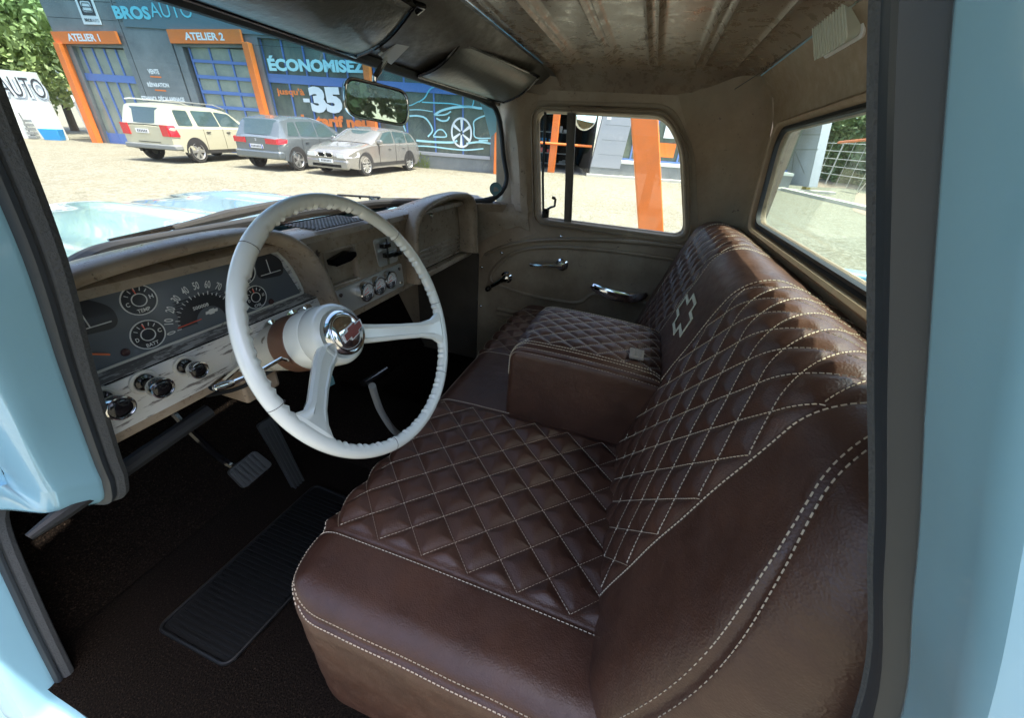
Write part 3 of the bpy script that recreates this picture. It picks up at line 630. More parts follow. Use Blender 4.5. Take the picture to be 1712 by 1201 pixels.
dial((.323,-.238), .0225, 'temperature_dial', 'C', 'H', 'TEMP'); dial((.315,-.292), .0225, 'battery_dial', 'D', 'C', 'BATT'); dial((.501,-.293), .0225, 'oil_dial', '0', '60', 'OIL'); dial((.492,-.240), .0225, 'fuel_dial', 'E', 'F', 'GAS')
sc_ = (.404,-.302); mb = MB().m(M['gauge2']); mb.plate(circ(sc_, .046, 30, 0, 180), [], gT, .0006)
for i in range(9): mb.plate([(sc_[0]-.043+.004*abs(i-4)/3,-.292+i*.004),(sc_[0]+.043-.004*abs(i-4)/3,-.290+i*.004),(sc_[0]+.043,-.2892+i*.004),(sc_[0]-.043,-.2892+i*.004)], [], gT, .0007)
mb.m(M['ink'])
for i in range(11):
    a = 180-i*18; cx_, cz_ = sc_[0]+.060*math.cos(R(a)), sc_[1]+.062*math.sin(R(a)); s = str(i*10)
    text(mb, s, cx_, cz_, .0048*len(s), .0130, gT, .0014, .015, ang=a-90)
    for k in (0, .5):
        if i+k <= 10: b = 180-(i+k)*18; ribbon(mb, [(sc_[0]+.044*math.cos(R(b)), sc_[1]+.044*math.sin(R(b))), (sc_[0]+(.050 if k == 0 else .047)*math.cos(R(b)), sc_[1]+(.050 if k == 0 else .047)*math.sin(R(b)))], .001, gT, .0014)
text(mb, '500008', sc_[0]-.004, -.276, .026, .006, gT, .0014, .02)
mb.m(M['gauge']); mb.plate(circ((sc_[0]+.006,-.304), .024, 20, 0, 180), [], gT, .0010)
mb.m(M['ink']); bowtie(mb, (sc_[0]+.010,-.290), .022, gT, .0008, 0, .0012)
mb.m(M['redink']); ribbon(mb, [(sc_[0]-.01,-.297),(sc_[0]-.048,-.2985)], .0012, gT, .0018)
mb.build('speedometer', None, cluster)
for cx_, w in ((.258, 1), (.545, 1)):
    mb = MB().m(M['gauge2']); mb.plate(rpoly([(cx_-.030,-.262),(cx_+.030,-.268),(cx_+.034,-.238),(cx_+.006,-.214),(cx_-.024,-.216)], .016, 6), [], gT, .0008)
    mb.m(M['ink']); ribbon(mb, [(cx_-.022,-.256),(cx_+.024,-.256)], .0013, gT, .0016); ribbon(mb, [(cx_,-.256),(cx_-.002,-.228)], .0013, gT, .0016); mb.build('indicator_window', None, cluster)
mb = MB(); ribbon(mb, [(.240,-.288),(.262,-.300)], .0022, gT, .004); mb.build('needle', M['orangeink'], cluster)
for lx, lz in ((.280,-.306),(.530,-.312)): MB().lathe([(0,.006),(-.002,.005),(-.003,.0001)], (lx,FY-.007,lz), (0,1,0), 16).build('warning_lens', M['dullred'], cluster)
# cream fascia under the cluster
MB().add([(.205,.686,-.3195),(.626,.686,-.3195),(.633,.652,-.3255),(.205,.652,-.3255)], [(0,1,2,3)]).build('fascia_ledge', M['fascia2'], dashb)
MB().box((.207,.6535,-.3285),(.634,.660,-.3257)).build('fascia_gap', M['black'], dashb)
MB().plate([(.207,-.3285),(.635,-.3285),(.646,-.403),(.207,-.403)], [], XZ(.652), .02).build('fascia', M['fascia'], dashb, bevel=.003)
for kx, kz, s, ln in ((.219,-.345,1.15,.042),(.2715,-.3455,1.05,.04),(.328,-.348,.95,.034)):
    k = MB().lathe([(-ln*.60,.006*s),(-ln*.62,.0125*s),(-ln*.70,.0145*s),(-ln*.98,.0150*s),(-ln*1.03,.0146*s),(-ln*1.04,.0132*s),(-ln*1.0,.0122*s)], (kx,.652,kz), (0,1,0), 28).build('knob', M['chrome'], dashb)
    MB().lathe([(0,.0185*s),(-.0025,.0180*s),(-.003,.0145*s),(-.001,.0120*s)], (kx,.6515,kz), (0,1,0), 24).build('knob_flange', M['cream_old'], dashb)
    MB().lathe([(-.001,.0125*s),(-.004,.0118*s),(-.006,.0075*s),(-ln*.66,.0070*s)], (kx,.6515,kz), (0,1,0), 24).build('knob_shaft', M['gloss'], dashb)
    MB().lathe([(0,.0124*s),(-.002,.0105*s),(-.0032,.006*s),(-.0035,.0001)], (kx,.652-ln*1.0,kz), (0,1,0), 24).build('knob_cap', M['gloss'], dashb)
for kx, kz, s in ((.545,-.350,1.0),(.585,-.345,.7),(.492,-.352,1.)):
    MB().lathe([(0,.020*s),(-.003,.020*s),(-.006,.013*s),(-.014,.012*s),(-.018,.009*s),(-.02,.0001)], (kx,.652,kz), (0,1,0), 24).build('ignition_switch' if s > .9 else 'dash_button', M['chrome'], dashb)
MB().plate(circ((.435,-.382), .038, 24, ry=.034), [], XZ(.650), .0015).build('column_escutcheon', M['cream_old'], dashb)
# glovebox door
gb = MB().plate(archpoly(arch2, .0, -.400), [], XZ(.690-.004), .006).build('glovebox_recess', M['dash'], dashb)
gd = MB().plate([(a, b) for a, b in rpoly([(1.032,-.352),(1.030,-.225),(1.065,-.206),(1.20,-.198),(1.36,-.208),(1.385,-.24),(1.395,-.352)], [.01,.02,.03,.03,.03,.03,.01])], [], XZ(.678), .008).build('glovebox_door', M['dash'], dashb, bevel=.003)
MB().lathe([(0,.011),(-.004,.011),(-.006,.008),(-.008,.006),(-.008,.0001)], (1.185,.678,-.226), (0,1,0), 20).build('glovebox_lock', M['chrome'], dashb)
mb = MB()
for z in (-.330,-.345,-.360,-.375,-.390): mb.tube([(1.022,.684,z),(1.03,.675,z),(1.40,.675,z),(1.41,.684,z)], .0032, 8)
mb.build('dash_rib', M['dash'], dashb)
# under dash clutter
mb = MB(); mb.tube([(.101,.70,-.512),(.14,.70,-.506),(.24,.70,-.492),(.36,.70,-.478)], [.006,.012,.014,.014], 10); mb.tube(smoothpath([(.36,.69,-.44),(.42,.68,-.455),(.5,.66,-.44),(.56,.68,-.45)], 4), .004, 6); mb.tube([(.25,.72,-.43),(.6,.72,-.44),(1.2,.74,-.44)], .012, 8); mb.build('dash_brace', M['rubber'], truck)
mb = MB(); mb.tube([(.338,.625,-.392),(.40,.64,-.386),(.43,.67,-.384)], .006, 8); mb.build('shift_rod', M['chrome'], truck)
MB().box((.42,.68,-.50),(.50,.76,-.42)).build('column_bracket', M['trim'], truck, bevel=.006)

# --- steering wheel and column
WC = np.array([.482,.403,-.289]); wa = R(22.7); wn = np.array([0,-math.cos(wa),math.sin(wa)]); wu = np.array([0,math.sin(wa),math.cos(wa)]); wx = np.array([1.,0,0])
wT = lambda a, b, c: WC+wx*a+wu*b+wn*c
sw = MB(); n = 220; A = []
for i in range(n):
    an = 2*math.pi*i/n; deg = math.degrees(an); grip = 0
    dd = (deg+360) % 360
    if (dd > 345 or dd < 40) or (140 < dd < 197) or (215 < dd < 325) or (60 < dd < 120): grip = .0042*(.5+.5*math.cos(an*92))
    L = []
    for k in range(14):
        b = 2*math.pi*k/14; rr = .2095+.0122*math.cos(b)+(grip if math.cos(b) < -.2 else 0); L.append(wT(rr*math.cos(an), rr*math.sin(an), .0112*math.sin(b)))
    A.append(L)
A = np.array(A); A = np.concatenate([A, A[:1]]); sw.grid(A, close=True); wheel = sw.build('steering_wheel', M['cream'], truck, label='cream white two spoke steering wheel')
for a_ in (38, -8, -52, 128, 187, 250):
    d = np.array([math.cos(R(a_)), math.sin(R(a_))]); ln_ = [wT(d[0]*(.2095+.01235*math.cos(b)), d[1]*(.2095+.01235*math.cos(b)), .01135*math.sin(b)) for b in np.linspace(-.3, 3.4, 16)]
    MB().tube(ln_, .00045, 5).build('rim_joint', M['header'], wheel)
for ang in (-24, 204):
    mb = MB(); d = np.array([math.cos(R(ang)), math.sin(R(ang))]); pp = np.array([-d[1], d[0]]); L = []
    for t, w, c, hgt in ((.040,.020,-.078,.012),(.075,.0185,-.068,.011),(.12,.0165,-.044,.010),(.160,.0165,-.020,.010),(.182,.022,-.007,.010),(.197,.036,.0,.010),(.207,.050,.0,.008)):
        pts = []
        for s, z in ((-1,0),(-.92,.7),(-.55,1),(-.45,.72),(.45,.72),(.55,1),(.92,.7),(1,0),(.8,-.8),(-.8,-.8)):
            if t > .17: z = z if abs(z) != .72 else 1
            q = d*t+pp*w*s; pts.append(wT(q[0], q[1], c+hgt*z))
        L.append(pts)
    mb.grid(np.array(L), close=True); mb.build('spoke', M['cream'], wheel, smooth=28)
MB().lathe([(-.150,.030),(-.150,.056),(-.112,.058),(-.109,.0565),(-.106,.058),(-.078,.0565),(-.070,.053),(-.066,.047),(-.070,.043),(-.085,.041),(-.10,.03)], WC, wn, 48).build('hub', M['cream'], wheel)
hb = MB().lathe([(-.09,.043),(-.066,.0425),(-.056,.0405),(-.052,.0375),(-.054,.0350),(-.051,.0335),(-.046,.025),(-.043,.012),(-.042,.0001)], WC, wn, 48).build('horn_button', M['chrome'], wheel)
mb = MB().m(M['white']); bowtie(mb, (0,0), .058, lambda a, b, c: wT(a, b, -.0425+c), .002, 12); mb.m(M['emred']); bowtie(mb, (0,0), .049, lambda a, b, c: wT(a, b, -.0403+c), .001, 12); mb.build('bowtie_emblem', None, wheel)
col_ = MB().lathe([(-.31,.040),(-.285,.043),(-.25,.046),(-.215,.050),(-.196,.053)], WC, wn, 40).build('steering_column', M['cream_old'], truck)
MB().lathe([(-.70,.022),(-.30,.022)], WC, wn, 20).build('column_tube', M['header'], col_)
MB().lathe([(-.197,.0545),(-.193,.056),(-.152,.0565),(-.150,.054)], WC, wn, 40).build('turn_signal_housing', M['brown'], col_)
mb = MB(); s0 = wT(-.048,-.020,-.165); mb.tube([s0, P(470, 600, y=.52), P(432, 622, y=.53), P(385, 642, y=.54)], [.004,.0035,.0035,.004], 8); mb.lathe([(0,.003),(.004,.006),(.02,.0068),(.03,.005),(.031,.0001)], P(392, 639, y=.54), P(372, 645, y=.54)-P(392, 639, y=.54), 12); mb.build('turn_signal_lever', M['chrome'], col_)
# teal paper tag hanging under the column, pedals, floor lever
q = P(553, 637, y=.58); mb = MB(); mb.add([q+(-.012,0,.018), q+(.012,.004,.006), q+(.014,.004,-.018), q+(-.006,0,-.012), q+(-.012,.002,.018), q+(.012,.006,.006), q+(.014,.006,-.018), q+(-.006,.002,-.012)], [(0,1,2,3),(4,7,6,5),(0,4,5,1),(1,5,6,2),(2,6,7,3),(3,7,4,0)]); mb.tube([q+(0,.001,.012), q+(0,.01,.05)], .001, 5)
tg = mb.build('paper_tag', M['teal']); tag(tg, 'small teal paper tag hanging under the steering column', 'tag')
mb = MB(); c = np.array([.480,.87,-.82]); a1 = nrm([1,.0,.05]); a2 = nrm([-.1,.55,.8]); a3 = np.cross(a1, a2); bp = lambda a, b, d: c+a1*a+a2*b+a3*d
mb.plate(rpoly([(-.045,-.032),(.045,-.032),(.040,.032),(-.040,.032)], .012), [], bp, .015)
for i in range(6): mb.box((-.036+i*.0125,-.027,.015),(-.029+i*.0125,.027,.020), bp); mb.box((-.036+i*.0125,-.027,-.005),(-.029+i*.0125,.027,0), bp)
br = mb.build('brake_pedal', M['pedal'], truck, bevel=.002)
mb = MB(); mb.tube(smoothpath([bp(-.01,.0,0), bp(-.02,.06,-.01), (.425,.93,-.66), (.42,1.02,-.50)], 5), .009, 8); mb.build('pedal_arm', M['gloss'], br)
pa, pb, pc = P(440,703,y=.93), P(505,825,y=.86), None; d1 = nrm(pb-pa); w1 = nrm(np.cross(d1, [0,-.8,.5])); w1 = w1 if w1[0] > 0 else -w1; n1 = np.cross(d1, w1); Lp = float(np.linalg.norm(pb-pa)); gpT = lambda a, b, c: pa+w1*a+d1*b+n1*c
mb = MB(); mb.plate(rpoly([(-.026,0),(.026,0),(.020,Lp),(-.016,Lp)], .01), [], gpT, .010)
for i in range(4):
    for sgn in (.010, -.0045):
        mb.box((-.019+i*.011,.02,sgn),(-.014+i*.0105,Lp-.03,sgn+.004), gpT)
gas = mb.build('accelerator_pedal', M['pedal'], truck, bevel=.0015)
mb = MB(); q0 = gpT(0,Lp,.0); mb.box((q0[0]-.03,q0[1]-.02,q0[2]-.025),(q0[0]+.03,q0[1]+.03,q0[2]+.005)); mb.build('pedal_hinge', M['gloss'], gas, bevel=.003)
mb = MB(); mb.tube(smoothpath([(.86,.62,-.93), P(660,722,y=.62), P(638,690,y=.62), P(628,665,y=.61), P(622,645,y=.60)], 5), [.010]*21, 10); shf = mb.build('floor_shifter', M['steel'], truck)
mb = MB(); mb.tube([P(607,641,y=.60), P(625,630,y=.60), P(645,617,y=.60)], [.010,.011,.009], 12); mb.build('shifter_knob', M['gloss'], shf)

# --- seat
def prof(p, a, b, r):
    c = p.copy(); d = np.zeros_like(p); th = (a+r-p)/r; k = (th > 0) & (th < np.pi/2); c[k] = a+r-r*np.sin(th[k]); d[k] = r*(1-np.cos(th[k]))
    k = th >= np.pi/2; c[k] = a; d[k] = r+(a+r-p[k]-r*np.pi/2)
    th = (p-b+r)/r; k = (th > 0) & (th < np.pi/2); c[k] = b-r+r*np.sin(th[k]); d[k] = r*(1-np.cos(th[k])); k = th >= np.pi/2; c[k] = b; d[k] = r+(p[k]-b+r-r*np.pi/2)
    return c, d
class Pad:
    def __init__(s, T, a, b, ra, c, d, rc, R_, k=2.6, crown=0): s.__dict__.update(T=T, a=a, b=b, ra=ra, c=c, d=d, rc=rc, R=R_, k=k, crown=crown)
    def flat(s, p, q):
        X, dx = prof(p, s.a, s.b, s.ra); Y, dy = prof(q, s.c, s.d, s.rc); dr = (dx**s.k+dy**s.k)**(1/s.k)
        for sx, X0 in ((-1, s.a), (1, s.b)):
            for sy, Y0 in ((-1, s.c), (1, s.d)):
                if s.R[(sx > 0)*2+(sy > 0)] <= 0: continue
                Rr = s.R[(sx > 0)*2+(sy > 0)]; cx = np.clip((sx*(X-X0)+Rr)/Rr, 0, 1); cy = np.clip((sy*(Y-Y0)+Rr)/Rr, 0, 1)
                X = X-sx*Rr*cx*(1-np.sqrt(1-cy**2/2)); Y = Y-sy*Rr*cy*(1-np.sqrt(1-cx**2/2))
        cr = s.crown*((np.clip((X-s.a)/(s.b-s.a), 0, 1)*2-1)**2*.4+(np.clip((Y-s.c)/(s.d-s.c), 0, 1)*2-1)**2)
        return X, Y, -dr-cr
    def pos(s, p, q):
        X, Y, Z = s.flat(np.asarray(p, float), np.asarray(q, float)); return s.T(X, Y, Z)
    def nor(s, p, q, e=1e-3):
        a = s.pos(p+e, q)-s.pos(p-e, q); b = s.pos(p, q+e)-s.pos(p, q-e); n = np.cross(a, b); return n/(np.linalg.norm(n, axis=-1)[..., None]+1e-12)
def diamond(p, q, dp, dq, p0, q0): a = (p-p0)/dp+(q-q0)/dq; b = (p-p0)/dp-(q-q0)/dq; return a, b
def padmesh(name, pad, pr_, qr, step, disp, parent, stitches=(), lines=(), tw=.00042, label=None):
    ps = np.arange(pr_[0], pr_[1], step); qs = np.arange(qr[0], qr[1], step); p, q = np.meshgrid(ps, qs, indexing='ij')
    X = pad.pos(p, q); n = pad.nor(p, q); sg = 1 if (n[len(ps)//2, len(qs)//2]@pad.T(np.array(0.), np.array(0.), np.array(1.))-n[len(ps)//2, len(qs)//2]@pad.T(np.array(0.), np.array(0.), np.array(0.))) > 0 else -1
    X = X+sg*n*disp(p, q)[..., None]; mb = MB().m(M['leather']); mb.grid(X, flip=(sg < 0)); mb.m(M['thread'])
    def dash(p0, q0, p1, q1, ok, pitch=.0062, ln=.0042, w=None, lift=.0010):
        w = w or tw; L = math.hypot(p1-p0, q1-q0); k = int(L/pitch); t = (np.arange(k)+.2)/max(k, 1)
        a = np.stack([p0+(p1-p0)*t, q0+(q1-q0)*t], 1); b = a+np.array([p1-p0, q1-q0])/L*ln
        m_ = ok((a[:, 0]+b[:, 0])/2, (a[:, 1]+b[:, 1])/2); a, b = a[m_], b[m_]
        if not len(a): return
        na = pad.nor(a[:, 0], a[:, 1])*sg; A_ = pad.pos(a[:, 0], a[:, 1])+na*(disp(a[:, 0], a[:, 1])[:, None]+lift); nb = pad.nor(b[:, 0], b[:, 1])*sg; B_ = pad.pos(b[:, 0], b[:, 1])+nb*(disp(b[:, 0], b[:, 1])[:, None]+lift)
        tt = B_-A_; sd_ = np.cross(tt, na); sd_ /= np.linalg.norm(sd_, axis=1)[:, None]+1e-12
        V = np.stack([A_+sd_*w-na*.001, A_+na*w, A_-sd_*w-na*.001, B_+sd_*w-nb*.001, B_+nb*w, B_-sd_*w-nb*.001], 1).reshape(-1, 3); base = len(mb.v); mb.v += [tuple(v) for v in V.tolist()]
        for i in range(len(A_)):
            o = base+i*6; mb.f += [(o,o+3,o+4,o+1),(o+1,o+4,o+5,o+2),(o,o+1,o+2),(o+3,o+5,o+4)]; mb.mi += [mb.cur]*4
    for (dp, dq, p0, q0, box, okf) in stitches:   # two families of diagonal lines
        pa_, pb_, qa_, qb_ = box
        for sgn in (1, -1):
            for k in range(-60, 60):
                # line (p-p0)/dp + sgn*(q-q0)/dq = k
                qq = np.array([qa_, qb_]); pp_ = p0+dp*(k-sgn*(qq-q0)/dq)
                if max(pp_) < pa_ or min(pp_) > pb_: continue
                dash(pp_[0], qq[0], pp_[1], qq[1], okf)
    for pts in lines:
        for (u0, v0), (u1, v1) in zip(pts[:-1], pts[1:]): dash(u0, v0, u1, v1, lambda a, b: np.ones_like(a, bool), .0068, .0046, .0005, .0012)
    return mb.build(name, None, parent, smooth=80, label=label)
def puff(a, b, A): 
    fa = np.abs(a-np.round(a))*2; fb = np.abs(b-np.round(b))*2; m_ = np.minimum(fa, fb); return A*(1-(1-np.clip((m_-.05)/.8, 0, 1))**1.9)
def groove(t, w=.003, dpt=.0035): return -dpt*np.exp(-(t/w)**2)
sm = lambda x, a, b: np.clip((x-a)/(b-a), 0, 1)
seat = None
# cushion
TC = lambda X, Y, Z: np.stack(np.broadcast_arrays(X, Y, -.612+Z+0*X), -1)
cush = Pad(TC, .185, 1.595, .055, -.16, .445, .060, (0, .12, 0, .12), 2.6, .010)
QX = ((.325, .735), (1.065, 1.475)); cdp, cdq = .082, .086
def cdisp(p, q):
    h = np.zeros_like(p)
    for x0, x1 in QX:
        a, b = diamond(p, q, cdp, cdq, x0, .401); inm = np.clip(np.minimum(p-x0+.0, x1-p)/.012, 0, 1)*np.clip((.485-q)/.012, 0, 1); h = h+inm*puff(a, b, .0095)
        h = h+groove(p-x0+.010, .0035, .004)*(q < .49)+groove(p-x1-.010, .0035, .004)*(q < .49)
    es = .185+.055-.055*1.05; h = h+groove(p-es, .0045, .0045)*(q < .40)
    fs = .445-.060+.060*1.15; h = h+groove(q-fs, .0045, .004)*np.clip((p-.16)/.01, 0, 1)
    h = h+.0006*np.sin(p*60)*np.sin(q*43)
    return h
okc = lambda x0, x1: (lambda p, q: (p > x0) & (p < x1) & (q < .478) & (q > -.10))
es = .185+.055-.055*1.05; fs = .445-.060+.060*1.15
corner = [(es-.006, q) for q in np.arange(-.12, .37, .06)]
def eline(o): return [(es+o, -.14), (es+o, .36), (es+o+.004, .40), (es+o+.014, fs-.03-o*.0), (es+o+.03, fs-.008+0*o), (es+.06, fs-o), (.33, fs-o), (1.5, fs-o)]
seat = padmesh('seat_cushion', cush, (-.10, 1.70), (-.16, .74), .0034, cdisp, truck,
    [(cdp, cdq, x0, .401, (x0, x1, -.12, .48), okc(x0, x1)) for x0, x1 in QX],
    [eline(-.007), eline(.007)]+[[(x0-.014, -.10), (x0-.014, .47)] for x0, x1 in QX]+[[(x1+.014, -.10), (x1+.014, .47)] for x0, x1 in QX], tw=.00027, label='brown leather bench cushion quilted in diamonds')
# backrest
bv = np.array([0,-.286,.958]); bn = np.array([0,.958,.286]); bo = np.array([0,-.068,-.62])
TBk = lambda X, Y, Z: np.stack(np.broadcast_arrays(X+0*Y, bo[1]+bv[1]*Y+bn[1]*Z+0*X, bo[2]+bv[2]*Y+bn[2]*Z+0*X), -1)
back = Pad(TBk, .193, 1.60, .075, -.12, .482, .072, (0, .13, 0, .10), 2.6, .006)
bdp, bdq = .0625, .0885; BQX = ((.378, .753), (1.055, 1.43))
def bdisp(p, q):
    h = .005*np.clip(1-((q-.20)/.32)**2, 0, 1)
    for x0, x1 in BQX:
        a, b = diamond(p, q, bdp, bdq, x0, .002); inm = np.clip(np.minimum(p-x0, x1-p)/.012, 0, 1)*(1-.85*np.clip((q-.47)/.10, 0, 1)); h = h+inm*puff(a, b, .0064)
        h = h+groove(p-x0+.004, .0035, .004)+groove(p-x1-.010, .0035, .004)
    h = h+groove(p-bes(q), .0045, .005)
    return h+.0006*np.sin(p*55)*np.sin(q*47)
def bes(q): return .193+.01+.115*np.clip((q-.02)/.44, 0, 1.15)**3.0
okb = lambda x0, x1: (lambda p, q: (p > x0) & (p < x1))
bl = lambda o: [(bes(np.array(q))+o, q) for q in np.arange(-.10, .60, .02)]
bk = padmesh('seat_backrest', back, (.0, 1.72), (-.12, .86), .0034, bdisp, truck,
    [(bdp, bdq, x0, .002, (x0, x1, -.08, .70), okb(x0, x1)) for x0, x1 in BQX],
    [bl(-.0065), bl(.0065)]+[[(x0-.008, -.08), (x0-.008, .66)] for x0, x1 in BQX]+[[(x1+.015, -.08), (x1+.015, .66)] for x0, x1 in BQX], label='brown leather bench backrest quilted in diamonds with plain centre strip')
def eT(a, b, c):
    p, q = np.array([a]), np.array([b]); X = back.pos(p, q)[0]; n = back.nor(p, q)[0]; n = n if n@bn > 0 else -n; return X+n*(float(bdisp(p, q)[0])+.0012+c)
mb = MB(); pts = [(.938+.094*a, .304+.112*b) for a, b in BOWTIE]; inn = [(.938+.068*a+0, .304+.075*b) for a, b in BOWTIE]
pin = []
k = len(pts); P_ = np.array(pts)
for i in range(k):
    a, b, c = P_[i-1], P_[i], P_[(i+1) % k]; e = nrm(b-a); f = nrm(c-b); na_ = np.array([e[1], -e[0]]); nb_ = np.array([f[1], -f[0]]); m_ = na_+nb_; m_ = m_/max(m_@m_, .3)*2*.5; pin.append(tuple(b+m_*.019))
mb.plate(pts, [pin], lambda a, b, c: eT(a, b, c), .0012); mb.build('embroidered_emblem', M['embroid'], bk)
# folding centre rest
TR = lambda X, Y, Z: np.stack(np.broadcast_arrays(X, Y+.10*(Z+0*X)*0, -.398+.06*(Y-.22)*-1*0+Z-.10*(.23-Y)*.35), -1)
rest = Pad(TR, .748, 1.052, .032, -.14, .232, .05, (0, .02, 0, .02), 2.4, .008)
def rdisp(p, q):
    a, b = diamond(p, q, .052, .058, .79, .2); inm = np.clip(np.minimum(p-.785, 1.015-p)/.008, 0, 1)*np.clip((.262-q)/.01, 0, 1); h = inm*puff(a, b, .0045)
    return h+groove(p-.776, .003, .003)+groove(p-1.024, .003, .003)+groove(p-.752, .0035, .0035)
ok = lambda p, q: (p > .786) & (p < 1.014) & (q < .26)
cr_ = padmesh('centre_rest', rest, (.52, 1.28), (-.14, .48), .003, rdisp, truck, [(.052, .058, .79, .2, (.786, 1.014, -.12, .26), ok)], [[(.776+s, -.12), (.776+s, .27)] for s in (-.005, .005)]+[[(1.024+s, -.12), (1.024+s, .27)] for s in (.005,)]+[[(.752+s, -.12), (.752+s, .26), (.754+s, .30)] for s in (-.007, .006)], tw=.0003, label='folding leather centre rest with quilted top')
q = P(1060, 592, z=-.402); mb = MB(); mb.box((q[0]-.022,q[1]-.022,q[2]-.002),(q[0]+.022,q[1]+.010,q[2]+.004))
for i in range(4): mb.box((q[0]-.016,q[1]-.017+i*.006,q[2]+.004),(q[0]+.016,q[1]-.0145+i*.006,q[2]+.005))
mb.build('woven_label', M['taggrey'], cr_, bevel=.001)
MB().box((.24,-.30,-1.0),(1.56,.36,-.86)).build('seat_base', M['black'], truck, bevel=.01)

# --- floor mat: lies on the carpet
mb = MB(); x0, x1, y0, y1, z = .165, .60, .60, .825, -.990; mT2 = lambda a, b, c: (a, b, -.9995+c)
mb.plate(rpoly([(x0,y0+.02),(x1,y0-.02),(x1+.01,y1-.02),(x0,y1)], .02), [], mT2, .006)
i = x0+.012
while i < x1-.01:
    mb.box((i,y0+.012,.006),(i+.005,y1-.016,.0105), mT2); i += .0115
mb.tube([(a, b, -.992) for a, b in rpoly([(x0,y0+.02),(x1,y0-.02),(x1+.01,y1-.02),(x0,y1)], .02)], .0045, 8, closed=True)
tag(mb.build('floor_mat', M['mat'], None, bevel=0), 'black ribbed rubber mat on the dark carpet below the pedals', 'floor mat')

# --- hood, fenders, wipers, outside mirror, bed
xs = np.linspace(.02, 1.78, 130); ys = np.linspace(.93, 2.35, 90)
def hz(x, y):
    d = abs(x-CXT); return -.262-.03*((y-.93)/1.2)-.07*max(0, (y-1.7)/.65)**2-.055*(d/.85)**4+.020*math.exp(-((d-.50)/.10)**2)+.012*math.exp(-(d/.05)**2)
mb = MB(); mb.grid(np.array([[(x, y, hz(x, y)) for y in ys] for x in xs])); hood = mb.build('hood', M['hoodpaint'], truck, smooth=60)
mb = MB(); mb.grid(np.array([[(x, wsb(x-CXT)[1]+.01, -.235), (x, max(.99, wsb(x-CXT)[1]+.05), -.262)] for x in np.linspace(.24, 1.60, 40)])); mb.build('cowl_panel', M['blue'], truck)
mb = MB()
for s in (-1, 1):
    A = []
    for y in np.linspace(.93, 2.5, 16):
        A.append([(CXT+s*(.86), y, hz(CXT+s*.86, min(y, 2.3))-.01), (CXT+s*.93, y, -.36), (CXT+s*.98, y, -.50), (CXT+s*1.0, y, -.85)])
    mb.grid(np.array(A))
A = [[(x, 2.35, hz(x, 2.35)), (x, 2.42, -.5), (x, 2.45, -1.0)] for x in np.linspace(.0, 1.8, 8)]; mb.grid(np.array(A)); mb.build('front_fender', M['blue'], truck)
def wiper(a, b, c):
    mb = MB(); mb.tube([a, b], [.006,.005], 8); w = MB(); mb.tube([b+(c-b)*-.4, c], .004, 6)
    for k in (-.35, .3, .95): q = b+(c-b)*k; mb.tube([q+(0,0,.0), q+(0,.004,-.008)], .004, 6)
    return mb.build('wiper', M['gloss'], truck)
wiper(P(215,405,y=1.0), P(300,376,y=.985), P(500,331,y=.965)); wiper(P(650,350,y=.97), P(617,329,y=.975), P(565,326,y=.985))
o = MB().tube([P(290,382,y=.98), P(380,360,y=.97), P(500,335,y=.96)], [.007,.013,.011], 8).build('wiper_blade', M['rubber'], truck)
mcn = np.array([1.87, .315, .128]); em = MB().lathe([(-.012,.045),(0,.052),(.014,.049),(.016,.046)], mcn, (.85,.5,.1) if False else (-.8,-.6,.0), 30).build('side_mirror', M['chrome'], truck)
MB().lathe([(.014,.0001),(.0142,.046)], mcn, (-.8,-.6,0), 30).build('side_mirror_glass', M['mirror'], em); MB().tube([mcn+(.01,.01,.04), mcn+(.0,.02,.08), (1.70,.36,.14)], .006, 8).build('side_mirror_arm', M['chrome'], em)
mb = MB(); mb.box((.10,-2.35,-.36),(.18,-.47,-.31)); mb.box((.12,-2.35,-.95),(.15,-.47,-.36)); mb.box((1.62,-2.35,-.36),(1.70,-.47,-.31)); mb.box((1.65,-2.35,-.95),(1.68,-.47,-.36)); mb.box((.15,-2.38,-.95),(1.65,-2.34,-.33)); mb.box((.15,-.50,-.95),(1.65,-.47,-.33)); mb.build('bed_wall', M['blue'], truck, bevel=.01)
mb = MB()
for i in range(10): mb.box((.16+i*.149,-2.33,-.85),(.16+i*.149+.14,-.51,-.83))
mb.build('bed_floor', M['timber'], truck)
for x in (.12, 1.52):
    for y in (1.75, -1.45):
        MB().lathe([(0,.1),(0,.36),(.02,.375),(.16,.375),(.18,.36),(.18,.1)], (x,y,GZ+.375), (1,0,0), 36).build('wheel', M['tyre'], truck)

# ================================================================== OUTSIDE
gn = nrm([-.0306, -.0021, 1.0]); GH = 1.664       # the yard slopes gently up away from the truck
def G(u, v): d = ray(u, v); return d*(-GH/(gn@d))
def gz(x, y): return (-GH-gn[0]*x-gn[1]*y)/gn[2]
def gp_(x, y): return np.array([x, y, gz(x, y)])
A = np.array([[(x, y, gz(x, y)) for y in np.linspace(-300, 300, 21)] for x in np.linspace(-300, 300, 21)])
o = MB().grid(A).build('ground', M['gravel']); o['kind'] = 'structure'
class Frame:                                      # vertical plane through two ground points; a along, b up, c out towards the yard
    def __init__(s, A, B):
        s.o = np.array(A); s.e = nrm(np.array(B)-s.o); s.u = nrm(gn-s.e*(gn@s.e)); s.n = nrm(np.cross(s.e, s.u))
        if s.n@(-s.o) < 0: s.n = -s.n
    def T(s, a, b, c): return s.o+s.e*a+s.u*b+s.n*c
    def at(s, u, v, off=0): d = ray(u, v); p = d*(((s.o+s.n*off)@s.n)/(d@s.n)); r = p-s.o; return float(r@s.e), float(r@s.u)
FA = Frame(G(165, 238), G(740, 283)); T = FA.T
def off(c0): return lambda a, b, c: FA.T(a, b, c0+c)
